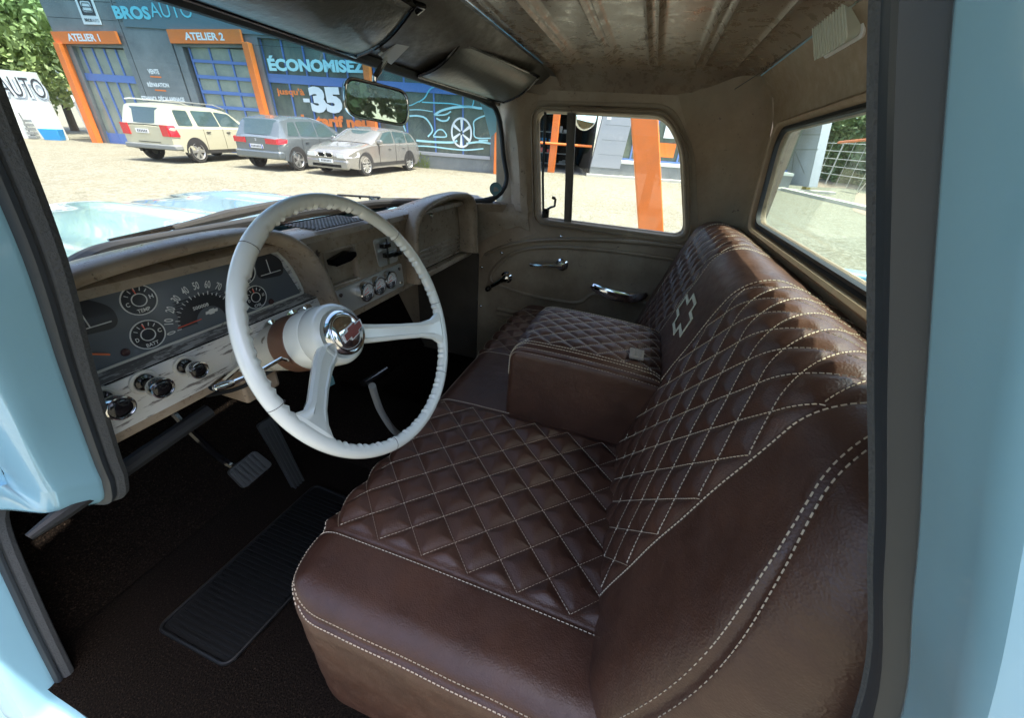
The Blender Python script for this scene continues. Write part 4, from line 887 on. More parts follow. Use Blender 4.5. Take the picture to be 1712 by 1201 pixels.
garage = thing('garage_building', 'dark grey repair garage with orange posts, blue framed bays and big lettering behind the cars', 'building', FA.T(9.5, 0, -3))
def pbox(mb, a0, b0, c0, a1, b1, c1, T=T): return mb.box((a0, b0, c0), (a1, b1, c1), T)
# cladding (with openings for the bays)
mb = MB(); mb.plate([(.12,-.3),(19.4,-.3),(19.4,6.3),(.45,6.3),(.22,5.0)], [[(.42,-.2),(3.10,-.2),(3.10,3.6),(.75,3.55)],[(5.75,-.2),(8.55,-.2),(8.50,3.86),(5.75,3.76)],[(9.1,.60),(18.6,.60),(18.6,4.2),(9.1,4.2)]], lambda a, b, c: T(a, b, -c), .25)
gw = mb.build('facade_wall', M['clad'], garage)
mb = MB()
for a0, a1 in ((.25,3.28),(3.42,5.35),(5.42,8.9),(8.95,13.5),(13.55,19.3)):
    for b in (5.0, 4.45, 3.95): mb.add([T(a0,b,.004),T(a1,b,.004),T(a1,b+.012,.004),T(a0,b+.012,.004)], [(0,1,2,3)])
for a in (3.35, 5.38): mb.add([T(a,0,.004),T(a+.02,0,.004),T(a+.02,6.2,.004),T(a,6.2,.004)], [(0,1,2,3)])
for b in (3.5,3.05,2.6,2.15,1.7,1.2,.7): mb.add([T(3.42,b,.004),T(5.35,b,.004),T(5.35,b+.012,.004),T(3.42,b+.012,.004)], [(0,1,2,3)])
mb.build('panel_joint', M['black'], garage)
pbox(MB(), 3.6, 4.28, .02, 19.3, 6.2, .06).build('fascia_board', M['cladblue'], garage)
pbox(MB(), 3.40, .0, .01, 5.36, 4.2, .03).build('grey_panel', M['clad'], garage)
MB().box((.1,-.3,-14),(19.4,6.25,-.3), T).build('building_body', M['clad'], garage)
# orange posts
def post(a0, a1, top, b0=-.1): 
    mb = MB(); mb.add([T(a0,b0,.03),T(a0+.26,b0,.03),T(a0+.26,b0,.30),T(a0,b0,.30),T(a1,top,.03),T(a1+.26,top,.03),T(a1+.26,top,.30),T(a1,top,.30)], [(0,3,2,1),(4,5,6,7),(0,1,5,4),(1,2,6,5),(2,3,7,6),(3,0,4,7)]); mb.build('post', M['orange'], garage, bevel=.01)
post(.0, .30, 3.60); post(8.66, 8.60, 4.0); post(13.45, 13.45, 4.1); post(18.80, 18.80, 4.2)
# header boards with lettering
for a0, a1, b0, b1, s, t0, t1, sk in ((.25,3.16,3.58,3.97,'ATELIER 1',.94,2.39,.05),(5.44,8.55,3.83,4.26,'ATELIER 2',6.15,7.83,.05)):
    sb = MB().plate([(a0,b0),(a1,b0+.13),(a1,b1+.14),(a0,b1)], [], off(.06), .10).build('sign_board', M['orange'], garage, bevel=.004)
    mb = MB(); text(mb, s, (t0+t1)/2, (b0+b1)/2+.065, t1-t0, .24, off(.163), .01, .035, ang=2); mb.build('lettering', M['signwhite'], sb)
# bays
def bay(a0, a1, b0, b1, cols, bands, plinth, gm, name='bay_door'):
    d = MB().plate([(a0,b0),(a1,b0),(a1,b1),(a0,b1)], [], off(-.20), .02).build(name, gm, garage); mb = MB()
    for i in range(cols+1): a = a0+(a1-a0)*i/cols; pbox(mb, a-.03, b0, -.18, a+.03, b1, -.13)
    for b, w in bands: pbox(mb, a0, b-w/2, -.18, a1, b+w/2, -.12)
    if plinth: pbox(mb, a0, b0, -.18, a1, plinth, -.14)
    mb.build('door_frame', M['blueframe'], d); return d
b1_ = bay(.45, 3.08, 0, 3.55, 5, [(2.53,.26)], .42, M['shopglass2']); mb = MB(); pbox(mb, .6, .42, -.6, 1.0, 2.2, -.58)
bay(5.92, 8.52, 0, 3.8, 3, [(3.34,.10),(2.81,.12),(2.28,.12),(1.75,.12),(1.2,.12),(.65,.12)], .1, M['shopglass2'])
for s0, s1 in ((9.1,13.45),(13.71,18.6)):
    w_ = bay(s0, s1, .62, 4.2, 5 if s0 < 10 else 4, [(2.92,.30)], None, M['shopglass'], 'shop_window')
pbox(MB(), 9.1, .52, -.1, 18.6, .64, .05).build('window_sill', M['shadowgrey'], garage)
# lettering stuck on the facade
def letters(s, p, w, h, m, bold, ang=1.5, c0=.07, name='lettering', parent=garage, Tt=None): 
    mb = MB(); text(mb, s, p[0], p[1], w, h, Tt or off(c0), .012, bold, ang=ang); return mb.build(name, m, parent)
letters('BROS', (4.13, 4.72), 1.55, .40, M['signcyan2'], .045); letters('AUTO', (5.82, 4.86), 1.75, .44, M['signcyan2'], .0)
letters('VENTE', (4.14, 2.86), .50, .17, M['signwhite'], .04, c0=.04); letters('RÉPARATION', (4.14, 2.42), .98, .19, M['signwhite'], .04, c0=.04); letters('ETHANOL DÉCALAMINAGE', (4.14, 1.93), 2.0, .20, M['signwhite'], .045, c0=.04)
for b in (2.66, 2.19): pbox(MB(), 3.9, b, .035, 4.4, b+.045, .045).build('underline', M['signorange'], garage)
letters('ÉCONOMISEZ', (11.40, 3.46), 4.1, .50, M['signcyan'], .05, 1.8, c0=.03); letters('VOS', (15.3, 3.62), 1.2, .44, M['signcyan2'], .05, 1.8, c0=.03)
letters("jusqu'à", (10.02, 2.46), 1.22, .30, M['signorange'], .03, c0=-.05); letters('35', (11.52, 2.28), 1.40, .92, M['signwhite'], .07, 2, c0=-.05); letters('-', (10.66, 2.22), .28, .13, M['signwhite'], .04, c0=-.05)
letters('le tarif neuf!', (11.98, 1.54), 3.4, .42, M['signorange'], .05, c0=-.05)
# round workshop badge: white panel with a small car and bars
bd = MB().plate([(1.80,4.28),(2.58,4.30),(2.62,5.6),(1.86,5.6)], [], off(.02), .02).build('logo_panel', M['signwhite'], garage)
mb = MB(); bo_ = off(.042); mb.plate(rpoly([(1.92,4.56),(2.50,4.57),(2.52,5.10),(1.94,5.08)], .03), [rpoly([(2.0,4.66),(2.44,4.67),(2.44,5.0),(2.0,5.0)], .08)], bo_, .006); ribbon(mb, [(2.02,4.80),(2.08,4.94),(2.36,4.94),(2.42,4.80),(2.40,4.70),(2.04,4.70)], .03, bo_, .006, True); ribbon(mb, [(2.05,4.82),(2.4,4.82)], .03, bo_, .006)
for i in range(4): mb.plate([(1.95+i*.15,5.16),(2.05+i*.15,5.16),(2.05+i*.15,5.35),(1.95+i*.15,5.35)], [], bo_, .006)
text(mb, 'BROS', 2.08, 4.42, .32, .10, bo_, .006, .04); text(mb, 'AUTO', 2.40, 4.42, .28, .10, bo_, .006, 0); mb.build('logo_drawing', M['charcoal'], bd)
# line drawing of a car on the shop window (photo pixels on the facade plane)
mb = MB(); z3 = lambda L: [FA.at(420+x/3.891, 60+y/3.891, -.05) for x, y in L]
for L, w, c in (([(1030,480),(1100,480),(1180,492)],.03,0),([(1090,430),(1130,400),(1160,350),(1200,328),(1250,325)],.04,1),([(1110,430),(1200,435),(1300,440),(1380,455),(1435,458),(1450,410),(1470,380)],.04,1),([(1190,515),(1240,485),(1320,465),(1420,460),(1500,470),(1590,450)],.08,0),([(1190,515),(1260,512),(1300,490)],.05,0),([(1205,535),(1240,552),(1275,548),(1290,525)],.06,0),([(1030,520),(1090,520),(1140,540),(1180,610),(1150,655)],.06,0),([(1185,650),(1215,612),(1250,615),(1268,655),(1185,655)],.05,0),([(1075,680),(1200,690),(1310,692),(1340,680)],.08,0),([(1590,500),(1500,525),(1450,555),(1450,600),(1460,660),(1560,665)],.05,0),([(1400,700),(1480,690),(1560,700)],.07,0),([(1480,680),(1540,680)],.06,0),([(1080,715),(1180,720),(1300,735),(1400,742),(1510,733)],.05,0),([(1000,520),(990,570),(1005,620)],.05,0),([(1000,450),(1040,450),(1090,425)],.03,1)):
    pts = smoothpath(z3(L), 5); mb.m(M['signcyan'] if not c else M['signcyan2']); ribbon(mb, pts, w, off(-.05), .012)
wc = z3([(1368,630)])[0]; mb.m(M['signwhite']); ribbon(mb, circ(wc, .42, 40, ry=.52), .07, off(-.05), .012, True)
for a in range(20, 380, 60): ribbon(mb, [(wc[0]+.06*math.cos(R(a)), wc[1]+.08*math.sin(R(a))), (wc[0]+.40*math.cos(R(a+8)), wc[1]+.5*math.sin(R(a+8)))], [.05,.12], off(-.05), .012)
mb.build('car_line_drawing', None, garage)
mb = MB()
for i in range(160):
    a, b = rng.uniform(15.1,15.9), abs(rng.normal(0, .25)); mb.add([T(a,b,.1), T(a+.06,b+.02,.16), T(a+.02,b+.08,.12)], [(0,1,2)])
wd = mb.build('wall_weeds', M['leafy']); wd['kind'] = 'stuff'

# --- deeper workshop bay seen through the passenger window
g0, g1 = G(905, 287), G(1038, 297); FB = Frame(g0, g1); TB = FB.T
work = thing('workshop_building', 'workshop bay with a dark open interior and a light grey clad pier beside it', 'building', FB.T(1, 0, -3))
MB().box((-4.2,-.2,-8),(2.4,.012,-.02), TB).build('workshop_floor', M['workfloor'], work)
MB().box((-4.2,0,-7.2),(2.45,4.2,-7.0), TB).build('back_wall', M['dark'], work)
MB().box((-4.3,0,-7.2),(-4.2,4.2,0), TB).build('side_wall', M['dark'], work); MB().box((2.3,0,-7.2),(2.4,4.2,-.05), TB).build('side_wall', M['dark'], work); MB().box((-4.3,3.1,-7.2),(2.6,6,-.02), TB).build('lintel_wall', M['clad'], work)
MB().box((4.3,2.75,-5),(12,5.5,-.6), TB).build('office_wall', M['concrete'], work)
pier = MB().plate([(2.42,.42),(3.62,.42),(3.86,3.6),(2.62,3.6)][:0] or [(2.35,.40),(3.75,.40),(4.05,4.2),(2.75,4.2)], [], FB.T, .35).build('clad_pier', M['clad2'], work, bevel=.005)
for b in (.95,1.55,2.15,2.75): MB().box((2.52+.1*b,b,.355),(3.70+.07*b,b+.015,.358), TB).build('panel_joint', M['clad'], work)
MB().box((2.35,-.1,.0),(3.8,.40,.33), TB).build('pier_plinth', M['clad'], work)
MB().box((3.76,-.1,-.5),(12,.62,.1), TB).build('low_wall', M['clad'], work); MB().box((3.76,.62,-.5),(12,.74,.13), TB).build('coping', M['whitewall'], work)
ow = MB().plate([(3.9,.75),(12,.75),(12,2.75),(3.9,2.75)], [], lambda a, b, c: TB(a, b, -.6-c), .03).build('office_window', M['shopglass'], work)
mb = MB()
for a in (4.3,5.3,6.6,7.9,9.2): mb.box((a,.75,-.6),(a+.07,2.75,-.54), TB)
mb.box((3.9,.75,-.6),(12,.83,-.53), TB); mb.build('window_frame', M['blueframe'], ow)
MB().box((2.75,2.35,.36),(2.95,2.55,.37), TB).build('notice', M['signwhite'], work)
MB().tube([TB(-3.9,1.26,.05), TB(2.3,1.24,.05)], .055, 10).build('barrier_rail', M['orange'], work)
mb = MB(); bx_ = [(-3.6,-.9,1.1,-2.5,1.6),(-1.6,-.5,.9,-3,1.9),(.4,.0,1.3,-2.4,1.0),(1.3,.2,1.0,-3.5,1.9)]
sh = thing('tool_shelf', 'dark tool shelf standing inside the open workshop bay', 'shelf', TB(.3,0,-3))
mb = MB(); 
for b in (.2,.7,1.2,1.7): mb.box((-.9,b,-3.4),(1.6,b+.04,-2.8), TB)
for a in (-.9,.35,1.56): mb.box((a,0,-3.4),(a+.04,2.0,-2.8), TB)
mb.build('shelf_frame', M['clad'], sh)
for i in range(14):
    a = rng.uniform(-.8,1.3); b = [.24,.74,1.24,1.74][i % 4]; mb = MB(); mb.box((a,b,-3.3),(a+rng.uniform(.12,.3),b+rng.uniform(.1,.3),-3.0), TB)
    tag(mb.build('storage_box', [M['grey'], M['redlamp'], M['bin'], M['clad2']][i % 4], None, bevel=.01), 'storage box on the dark tool shelf inside the workshop bay', 'box', 'boxes on the workshop shelf')
# small blurred notices behind the office window
for i, (a, b, w, h, m) in enumerate(((4.5,1.7,.4,.45,'signwhite'),(4.55,1.1,.5,.5,'clad2'),(5.5,1.0,.9,.6,'orange'),(5.7,1.8,.5,.5,'signwhite'))):
    tag(MB().box((a,b,-.56),(a+w,b+h,-.545), TB).build('poster', M[m]), ['white poster high in the office window','grey poster low in the office window','orange poster low in the office window','white poster above the orange one in the office window'][i], 'poster')
mb = MB(); mb.box((2.2,-.02,.12),(14,.10,.55), TB); kb = mb.build('kerb', M['concrete']); kb['kind'] = 'structure'

# --- big leaning orange post close to the truck
tl_, tr_, bl_, br_ = [P(*uv, x=4.6) for uv in ((1055,192),(1101,195),(1068,385),(1110,388))]
dn = lambda t, b: b+(b-t)*((b[2]-gz(4.6, b[1])+.1)/(t[2]-b[2])); upw = lambda t, b: t+(t-b)*1.6
q = [dn(tl_, bl_), dn(tr_, br_), upw(tr_, br_), upw(tl_, bl_)]; ex = np.array([.28, .02, 0])
mb = MB(); mb.add([*q, *[p+ex for p in q]], [(0,1,2,3),(4,7,6,5),(0,4,5,1),(1,5,6,2),(2,6,7,3),(3,7,4,0)])
tag(mb.build('post_or_reflection', M['orange'], None, bevel=.012), 'broad leaning orange post standing just outside the passenger window', 'post')
pb_ = G(921, 288); mb = MB(); mb.box((pb_[0]-.1,pb_[1]-.16,pb_[2]-.1),(pb_[0]+.1,pb_[1]+.16,pb_[2]+3.2))  # solid added in place of the big post's reflection in the vent glass
tag(mb.build('post_or_reflection', M['orange'], None, bevel=.012), 'reflection of the big orange post, added as a slim solid by the dark workshop bay', 'post')

# --- white panel wall with lettering, shed, bin, clutter at far left
w0, w1 = G(22, 230), G(112, 234); FW = Frame(w0, w1); TW = FW.T
ww = thing('white_wall', 'tall white panel wall with large shop lettering left of the garage', 'wall', TW(0,0,0))
MB().box((-6,-.1,-.12),(1.88,2.55,0), TW).build('wall_panel', M['whitewall'], ww)
def wl(s, a, b, w, h, bold):
    mb = MB(); text(mb, s, a+.05, b-.10, w*1.03, h*1.04, lambda x, y, z: TW(x, y, .004+z), .004, bold+.09); mb.build('lettering_shadow', M['shadowgrey'], ww)  # grey copy set lower: the letters' shadow put in as colour
    mb = MB(); text(mb, s, a+.02, b-.04, w*1.02, h*1.02, lambda x, y, z: TW(x, y, .012+z), .006, bold+.06); mb.build('lettering_backing', M['signwhite'], ww)
    mb = MB(); text(mb, s, a, b, w, h, lambda x, y, z: TW(x, y, .022+z), .01, bold); mb.build('lettering', M['charcoal'], ww)
wl('BROS', -.58, 1.93, 2.0, .70, .06); wl('AUTO', 1.21, 1.97, 1.46, .72, 0)
s0_ = TW(1.9,0,-2.5); shd = thing('timber_shed', 'weathered board shed with a yellow beam between the white wall and the garage', 'shed', s0_)
MB().box((1.9,-.1,-2.6),(4.0,2.0,-2.5), TW).build('shed_wall', M['timber'], shd); MB().box((1.9,2.0,-2.7),(4.2,2.14,-1.9), TW).build('roof_beam', M['yellow'], shd)
bb = TW(1.62,0,.35); mb = MB(); FWT = lambda a, b, c: TW(1.62+a, b, .35+c)
mb.add([FWT(-.28,0,-.2),FWT(.28,0,-.2),FWT(.28,0,.2),FWT(-.28,0,.2),FWT(-.33,.44,-.25),FWT(.33,.44,-.25),FWT(.33,.44,.25),FWT(-.33,.44,.25),FWT(-.3,.42,-.22),FWT(.3,.42,-.22),FWT(.3,.42,.22),FWT(-.3,.42,.22)], [(0,1,2,3),(0,4,5,1),(1,5,6,2),(2,6,7,3),(3,7,4,0),(4,8,9,5),(5,9,10,6),(6,10,11,7),(7,11,8,4),(8,11,10,9)])
tag(mb.build('plastic_bin', M['bin'], None, bevel=.01), 'bright blue plastic bin at the foot of the white wall', 'bin')
mb = MB()
for i in range(5): mb.box((.75+.02*i,.02+i*.16,.1),(1.0+.02*i-.02*i,.13+i*.16,.4), TW)
mb.tube([TW(.72,.0,.1),TW(.70,1.0,.1)], .03, 8); tag(mb.build('step_stool', M['grey'], None, bevel=.008), 'grey step stool leaning against the white wall', 'stool')
for i, (a, b) in enumerate(((2.55,2.3),(2.72,2.1))):
    tag(MB().tube([TW(a,0,-.6),TW(a-.35,b-.5,-1.3)], .05, 8).build('drain_pipe', M['pipe']), ['longer','shorter'][i]+' pale pipe leaning by the timber shed', 'pipe')

# --- cars
def car(name, label, cat, W0, F0, spec, paint):
    """W0: ground contact of one wheel; F0: a point further along the car's forward direction"""
    L, Wd, H = spec['L'], spec['W'], spec['H']; fw = nrm(np.array(F0)-np.array(W0)); fw = nrm(fw-gn*(fw@gn)); lf = np.cross(gn, fw)
    org = np.array(W0)-fw*spec['wx'][spec['ref'][0]]-lf*spec['ref'][1]*(Wd/2-.10)
    rot = Matrix([[fw[i], lf[i], gn[i]] for i in range(3)]); root = thing(name, label, cat, org, None, rot)
    I = root.matrix_basis.copy()
    Wt = lambda x, y, z: tuple(I@Vector((x, y, z)))
    top = spec['top']; bel = spec['belt']; bot = spec['bot']           # profiles: list of (x, z)
    f = lambda pr_, x: float(np.interp(x, [p[0] for p in pr_], [p[1] for p in pr_]))
    xr, xf = bel[0][0], bel[-1][0]
    def hw(x, z):                                                      # half width at side
        e = 1-.17*max(0, (x-(xf-.75))/.75)**2.2-.10*max(0, ((xr+.6)-x)/.6)**2.2; b = f(bel, x); w = Wd/2*e
        if z > b: w -= (z-b)*.30+.03
        else: w -= .10*max(0, (b-z)/b-.45)**1.5+.02*((z-b*.72)/b)**2
        return max(w, .2)
    mb = MB(); xs_ = np.linspace(xr, xf, 60); rows = []
    for x in xs_:
        b, lo = f(bel, x), f(bot, x); zs = [lo, lo+.12, (lo+b)/2, b-.10, b-.02]; r_ = [(x, hw(x, z), z) for z in zs]+[(x, hw(x, b)-.06, b+.02), (x, hw(x, b)*.5, b+.045), (x, 0, b+.055)]
        r_ += [(p[0], -p[1], p[2]) for p in r_[-2::-1]]; rows.append([Wt(*p) for p in r_])
    mb.grid(np.array(rows)); mb.add(rows[0], [tuple(range(len(rows[0])))]); mb.add(rows[-1], [tuple(range(len(rows[0])))])
    body = mb.build('body', paint, root, smooth=40)
    mb = MB(); rows = []; txs = np.linspace(top[0][0], top[-1][0], 50)
    for x in txs:
        b, t = f(bel, x)+.0, max(f(top, x), f(bel, x)+.01); n_ = 6; r_ = []
        for k in range(n_+1):
            z = b+(t-.05-b)*k/n_ if t-.05 > b else b; r_.append((x, hw(x, z+.001)-.0, z))
        wt_ = hw(x, t); r_ += [(x, wt_-.10, t-.005), (x, wt_*.5, t+.012), (x, 0, t+.018)]; r_ += [(p[0], -p[1], p[2]) for p in r_[-2::-1]]; rows.append([Wt(*p) for p in r_])
    mb.grid(np.array(rows)); mb.build('roof', paint, root, smooth=40)
    def side(poly, m, nm, o=.008, par=None, sides=(1, -1)):
        for s in sides:
            n_ = 5; poly2 = []
            for i in range(len(poly)):
                a, b = np.array(poly[i]), np.array(poly[(i+1) % len(poly)])
                for t in np.arange(n_)/n_: poly2.append(tuple(a+(b-a)*t))
            MB().plate(poly2, [], lambda x, z, c: Wt(x, s*(hw(x, z)+o+c-.012), z), .012).build(nm, m, par or root)
    for pl in spec['win']: side(rpoly(pl, .05, 4), M['carglass'], 'side_window')
    # windscreen and rear window: follow the roof profile
    for (x0, z0, x1, z1), nm in ((spec['ws'], 'windscreen'), (spec['rw'], 'rear_window')):
        rows = []
        for t in np.linspace(0, 1, 7):
            x, z = x0+(x1-x0)*t, z0+(z1-z0)*t; w = hw(x, z)-.09; out_ = .03 if nm == 'windscreen' else -.03
            rows.append([Wt(x+out_-(.10 if nm == 'windscreen' else -.05)*k*k, w*k, z+.012) for k in np.linspace(-1, 1, 9)])
        MB().grid(np.array(rows)).build(nm, M['carglass'], root)
    # wheels
    for i, x in enumerate(spec['wx']):
        for s in (1, -1):
            r = spec['r']; yw = s*(Wd/2-.02); a_ = np.array(Wt(x, yw, r)); ax = np.array(I.to_3x3()@Vector((0, -s, 0)))
            mb = MB(); 
            # dark arch
            arc = [(x+(r+.07)*math.cos(R(t)), r+(r+.07)*math.sin(R(t))) for t in np.linspace(-12, 192, 22)]
            MB().plate(arc, [], lambda p_, z, c: Wt(p_, s*(hw(p_, min(z, f(bel, p_)-.02))+.004-c), z), .10).build('wheel_arch', M['trimblk'], root)
            w = MB().lathe([(.20,r*.55),(.20,r*.92),(.17,r),(.03,r),(.0,r*.93),(.0,r*.70),(.012,r*.68)], a_-ax*.012, ax, 30).build('wheel', M['tyre'], root)
            mb = MB(); mb.lathe([(.05,.001),(.045,r*.66),(-.0,r*.70),(-.004,r*.67),(.03,r*.62)], a_-ax*.012, ax, 30); mb.build('rim_back', M['trimblk'] if False else M['grey'], w)
            mb = MB(); e1_ = np.array(I.to_3x3()@Vector((1,0,0))); e2_ = gn
            for k in range(spec['sp']):
                a = 2*math.pi*k/spec['sp']; d = e1_*math.cos(a)+e2_*math.sin(a); pp_ = -e1_*math.sin(a)+e2_*math.cos(a); ww_ = r*(.10 if spec['sp'] > 8 else .17)
                c_ = a_-ax*.016; v = [c_-pp_*ww_*.5, c_+pp_*ww_*.5, c_+d*r*.67+pp_*ww_*.8, c_+d*r*.67-pp_*ww_*.8]; mb.add(v+[p+ax*.03 for p in v], [(0,1,2,3),(4,7,6,5),(0,4,5,1),(1,5,6,2),(2,6,7,3),(3,7,4,0)])
            mb.lathe([(.03,r*.64),(-.008,r*.70),(-.008,r*.665),(.02,r*.62)], a_-ax*.012, ax, 30); mb.lathe([(-.012,.0001),(-.01,r*.15),(.02,r*.17)], a_-ax*.012, ax, 16); mb.build('rim', M['alloy'], w)
    mb = MB()
    for x in spec.get('doors', ()):
        for s in (1, -1): mb.tube([Wt(x, s*(hw(x, z)+.001), z) for z in np.linspace(.32, f(bel, x), 8)], .006, 5)
    mb.build('door_gap', M['black'], root)
    for x in spec.get('handles', ()):
        for s in (1, -1): MB().tube([Wt(x, s*(hw(x, .85)+.015), f(bel, x)-.12), Wt(x+.17, s*(hw(x, .85)+.018), f(bel, x)-.115)], .016, 6).build('door_handle', M['trimblk'] if spec.get('blk') else paint, root)
    for s in (1, -1):
        x = spec['mx']; z = f(bel, x)+.05; mb = MB(); c_ = (x, s*(hw(x, z)+.10), z+.03); mb.box((c_[0]-.06,c_[1]-.09,c_[2]-.06),(c_[0]+.06,c_[1]+.09,c_[2]+.07), Wt); mb.build('door_mirror', paint, root, bevel=.03)
    side([(xr+.5,.28),(xf-.6,.28),(xf-.6,.40),(xr+.5,.40)], M['trimblk'], 'sill', .006)
    return root, Wt, hw, f
def rim_end(Wt, hw, f, spec, x, z0, z1, k0, k1, m, nm, root, o=.01, sgn=-1, depth=0):
    """panel on the front or rear end following the rounded corner; k -1..1 across"""
    rows = []
    for k in np.linspace(k0, k1, 9):
        xx = x-sgn*(-1)*0; back_ = depth*abs(k)**3; w = hw(x-sgn*.02, (z0+z1)/2)
        rows.append([Wt(x+sgn*(o)-sgn*back_, w*k, z) for z in (z0, (z0+z1)/2, z1)])
    return MB().grid(np.array(rows)).build(nm, m, root, smooth=0)
# 1 pale gold off-roader, seen from its rear right corner
s1 = dict(L=4.5, W=1.91, H=1.74, wx=[.78,3.44], ref=(0,-1), r=.36, sp=6, mx=3.05, blk=1,
  top=[(.02,1.10),(.22,1.66),(.9,1.72),(2.2,1.70),(2.75,1.60),(3.55,1.06)], belt=[(0,1.02),(.05,1.06),(3.3,1.06),(3.6,1.05),(4.3,.95),(4.5,.80)], bot=[(0,.42),(.5,.30),(4.0,.30),(4.5,.42)],
  win=[[(.36,1.12),(.92,1.12),(.96,1.56),(.44,1.56)],[(1.12,1.12),(2.06,1.12),(2.02,1.57),(1.12,1.57)],[(2.12,1.12),(3.15,1.12),(2.72,1.52),(2.08,1.57)]], ws=(3.52,1.09,2.80,1.56), rw=(.05,1.14,.20,1.58), doors=(1.25,2.1,3.1), handles=(1.35,2.25))
gF_ = G(402,267); r1, W1, h1, f1 = car('offroad_car', 'pale gold boxy off-roader parked leftmost with its rear towards us', 'car', G(335,272), gF_, s1, M['suv'])
for s in (1, -1):
    lm = MB(); lm.plate(rpoly([(.02,.80),(.30,.80),(.24,1.12),(.03,1.12)], .03), [], lambda x, z, c: W1(x-.03, s*(h1(x, z)+c-.02), z), .04); lm.box((-.035, s*.72-.13, .80), (.0, s*.72+.13, 1.12), W1); tlm = lm.build('tail_lamp', M['redlamp'], r1)
    mb = MB(); mb.tube([W1(.3,s*.68,1.78),W1(.5,s*.68,1.81),W1(2.3,s*.68,1.79),W1(2.75,s*.66,1.68)], .02, 6); mb.build('roof_rail', M['alloy'], r1)
mb = MB(); mb.box((-.05,-.95,.40),(.25,.95,.56), W1); mb.build('rear_bumper', M['grey'], r1, bevel=.04)
mb = MB().m(M['plate']); mb.box((-.035,-.12,.86),(-.015,.34,.98), W1); mb.m(M['charcoal'])
for i in range(6): mb.box((-.038,-.08+i*.065,.885),(-.034,-.045+i*.065,.955), W1)
mb.build('number_plate', None, r1); mb = MB(); mb.box((-.02,-.40,.60),(-.004,.40,.62), W1); mb.build('tailgate_line', M['trimblk'], r1)
# 2 slate blue people carrier, seen from its rear right corner
s2 = dict(L=4.6, W=1.83, H=1.62, wx=[.72,3.50], ref=(0,-1), r=.34, sp=5, mx=2.95,
  top=[(.10,1.02),(.38,1.50),(.9,1.60),(2.0,1.62),(2.6,1.50),(3.75,.98)], belt=[(0,.92),(.1,1.0),(3.4,.98),(3.8,.95),(4.4,.80),(4.6,.62)], bot=[(0,.38),(.5,.26),(4.1,.26),(4.6,.36)],
  win=[[(.50,1.06),(1.0,1.05),(1.0,1.46),(.70,1.44)],[(1.08,1.05),(1.90,1.04),(1.90,1.49),(1.08,1.47)],[(1.97,1.04),(3.05,1.03),(2.50,1.42),(1.97,1.49)]], ws=(3.70,1.02,2.66,1.47), rw=(.12,1.04,.36,1.47), doors=(1.05,1.94,2.95), handles=(1.2,2.1))
cR, cL = G(500,285), G(432,279); fdir = np.cross(cR-cL, gn); fdir = fdir if fdir[0] > 0 else -fdir
r2, W2, h2, f2 = car('people_carrier', 'slate blue people carrier parked in the middle with its rear towards us', 'car', cR, cR+fdir/np.linalg.norm(fdir)+.06*(cR-cL), s2, M['mpv'])
for s in (1, -1):
    lm = MB(); lm.plate(rpoly([(.02,.80),(.36,.84),(.40,.95),(.05,.97)], .03), [], lambda x, z, c: W2(x-.03, s*(h2(x, z)+c-.02), z), .04); lm.box((-.03, s*.62-.22, .80), (.0, s*.62+.22, .95), W2); lm.build('tail_lamp', M['redlamp'], r2)
    mb = MB(); mb.box((-.03,s*.62-.14,.44),(-.005,s*.62+.14,.49), W2); mb.build('rear_reflector', M['redlamp'], r2)
mb = MB(); mb.box((-.06,-.88,.36),(.2,.88,.60), W2); mb.build('rear_bumper', M['mpv'], r2, bevel=.05)
mb = MB().m(M['plate']); mb.box((-.035,-.26,.66),(-.015,.26,.77), W2); mb.m(M['plateblue']); mb.box((-.038,.22,.66),(-.034,.26,.77), W2); mb.box((-.038,-.26,.66),(-.034,-.22,.77), W2); mb.m(M['charcoal'])
for i in range(7): mb.box((-.038,-.18+i*.055,.685),(-.034,-.15+i*.055,.745), W2)
mb.build('number_plate', None, r2); mb = MB(); mb.tube([W2(.02,.07,.84),W2(.0,0,.89),W2(.02,-.07,.84)], .01, 6); mb.tube([W2(.02,.07,.88),W2(.0,0,.93),W2(.02,-.07,.88)], .01, 6); mb.build('chevron_badge', M['chrome'], r2)
MB().tube([W2(.16,.35,1.09),W2(.16,-.10,1.07)], .012, 6).build('rear_wiper', M['black'], r2)
# 3 bronze grey estate, seen from its front left corner
s3 = dict(L=4.62, W=1.81, H=1.45, wx=[.95,3.76], ref=(1,1), r=.335, sp=10, mx=2.95,
  top=[(.12,.98),(.55,1.34),(1.2,1.42),(2.0,1.44),(2.55,1.36),(3.35,.98)], belt=[(0,.80),(.12,.96),(3.1,.94),(3.4,.93),(4.2,.80),(4.5,.68),(4.62,.55)], bot=[(0,.34),(.5,.22),(4.2,.22),(4.62,.30)],
  win=[[(.38,1.02),(.98,1.0),(1.0,1.32),(.68,1.30)],[(1.06,1.0),(1.86,.99),(1.86,1.36),(1.06,1.33)],[(1.93,.99),(2.95,.98),(2.45,1.30),(1.93,1.36)]], ws=(3.30,.97,2.62,1.33), rw=(.15,1.0,.5,1.31), doors=(1.0,1.9,2.95), handles=(1.25,2.2))
bF, bR, bL = G(612,294), G(690,284), G(548,288)
r3, W3, h3, f3 = car('estate_car', 'bronze grey estate car parked rightmost with its front towards us', 'car', bF, bF+(bF-bR)*1.0+0*(bL-bF), s3, M['est'])
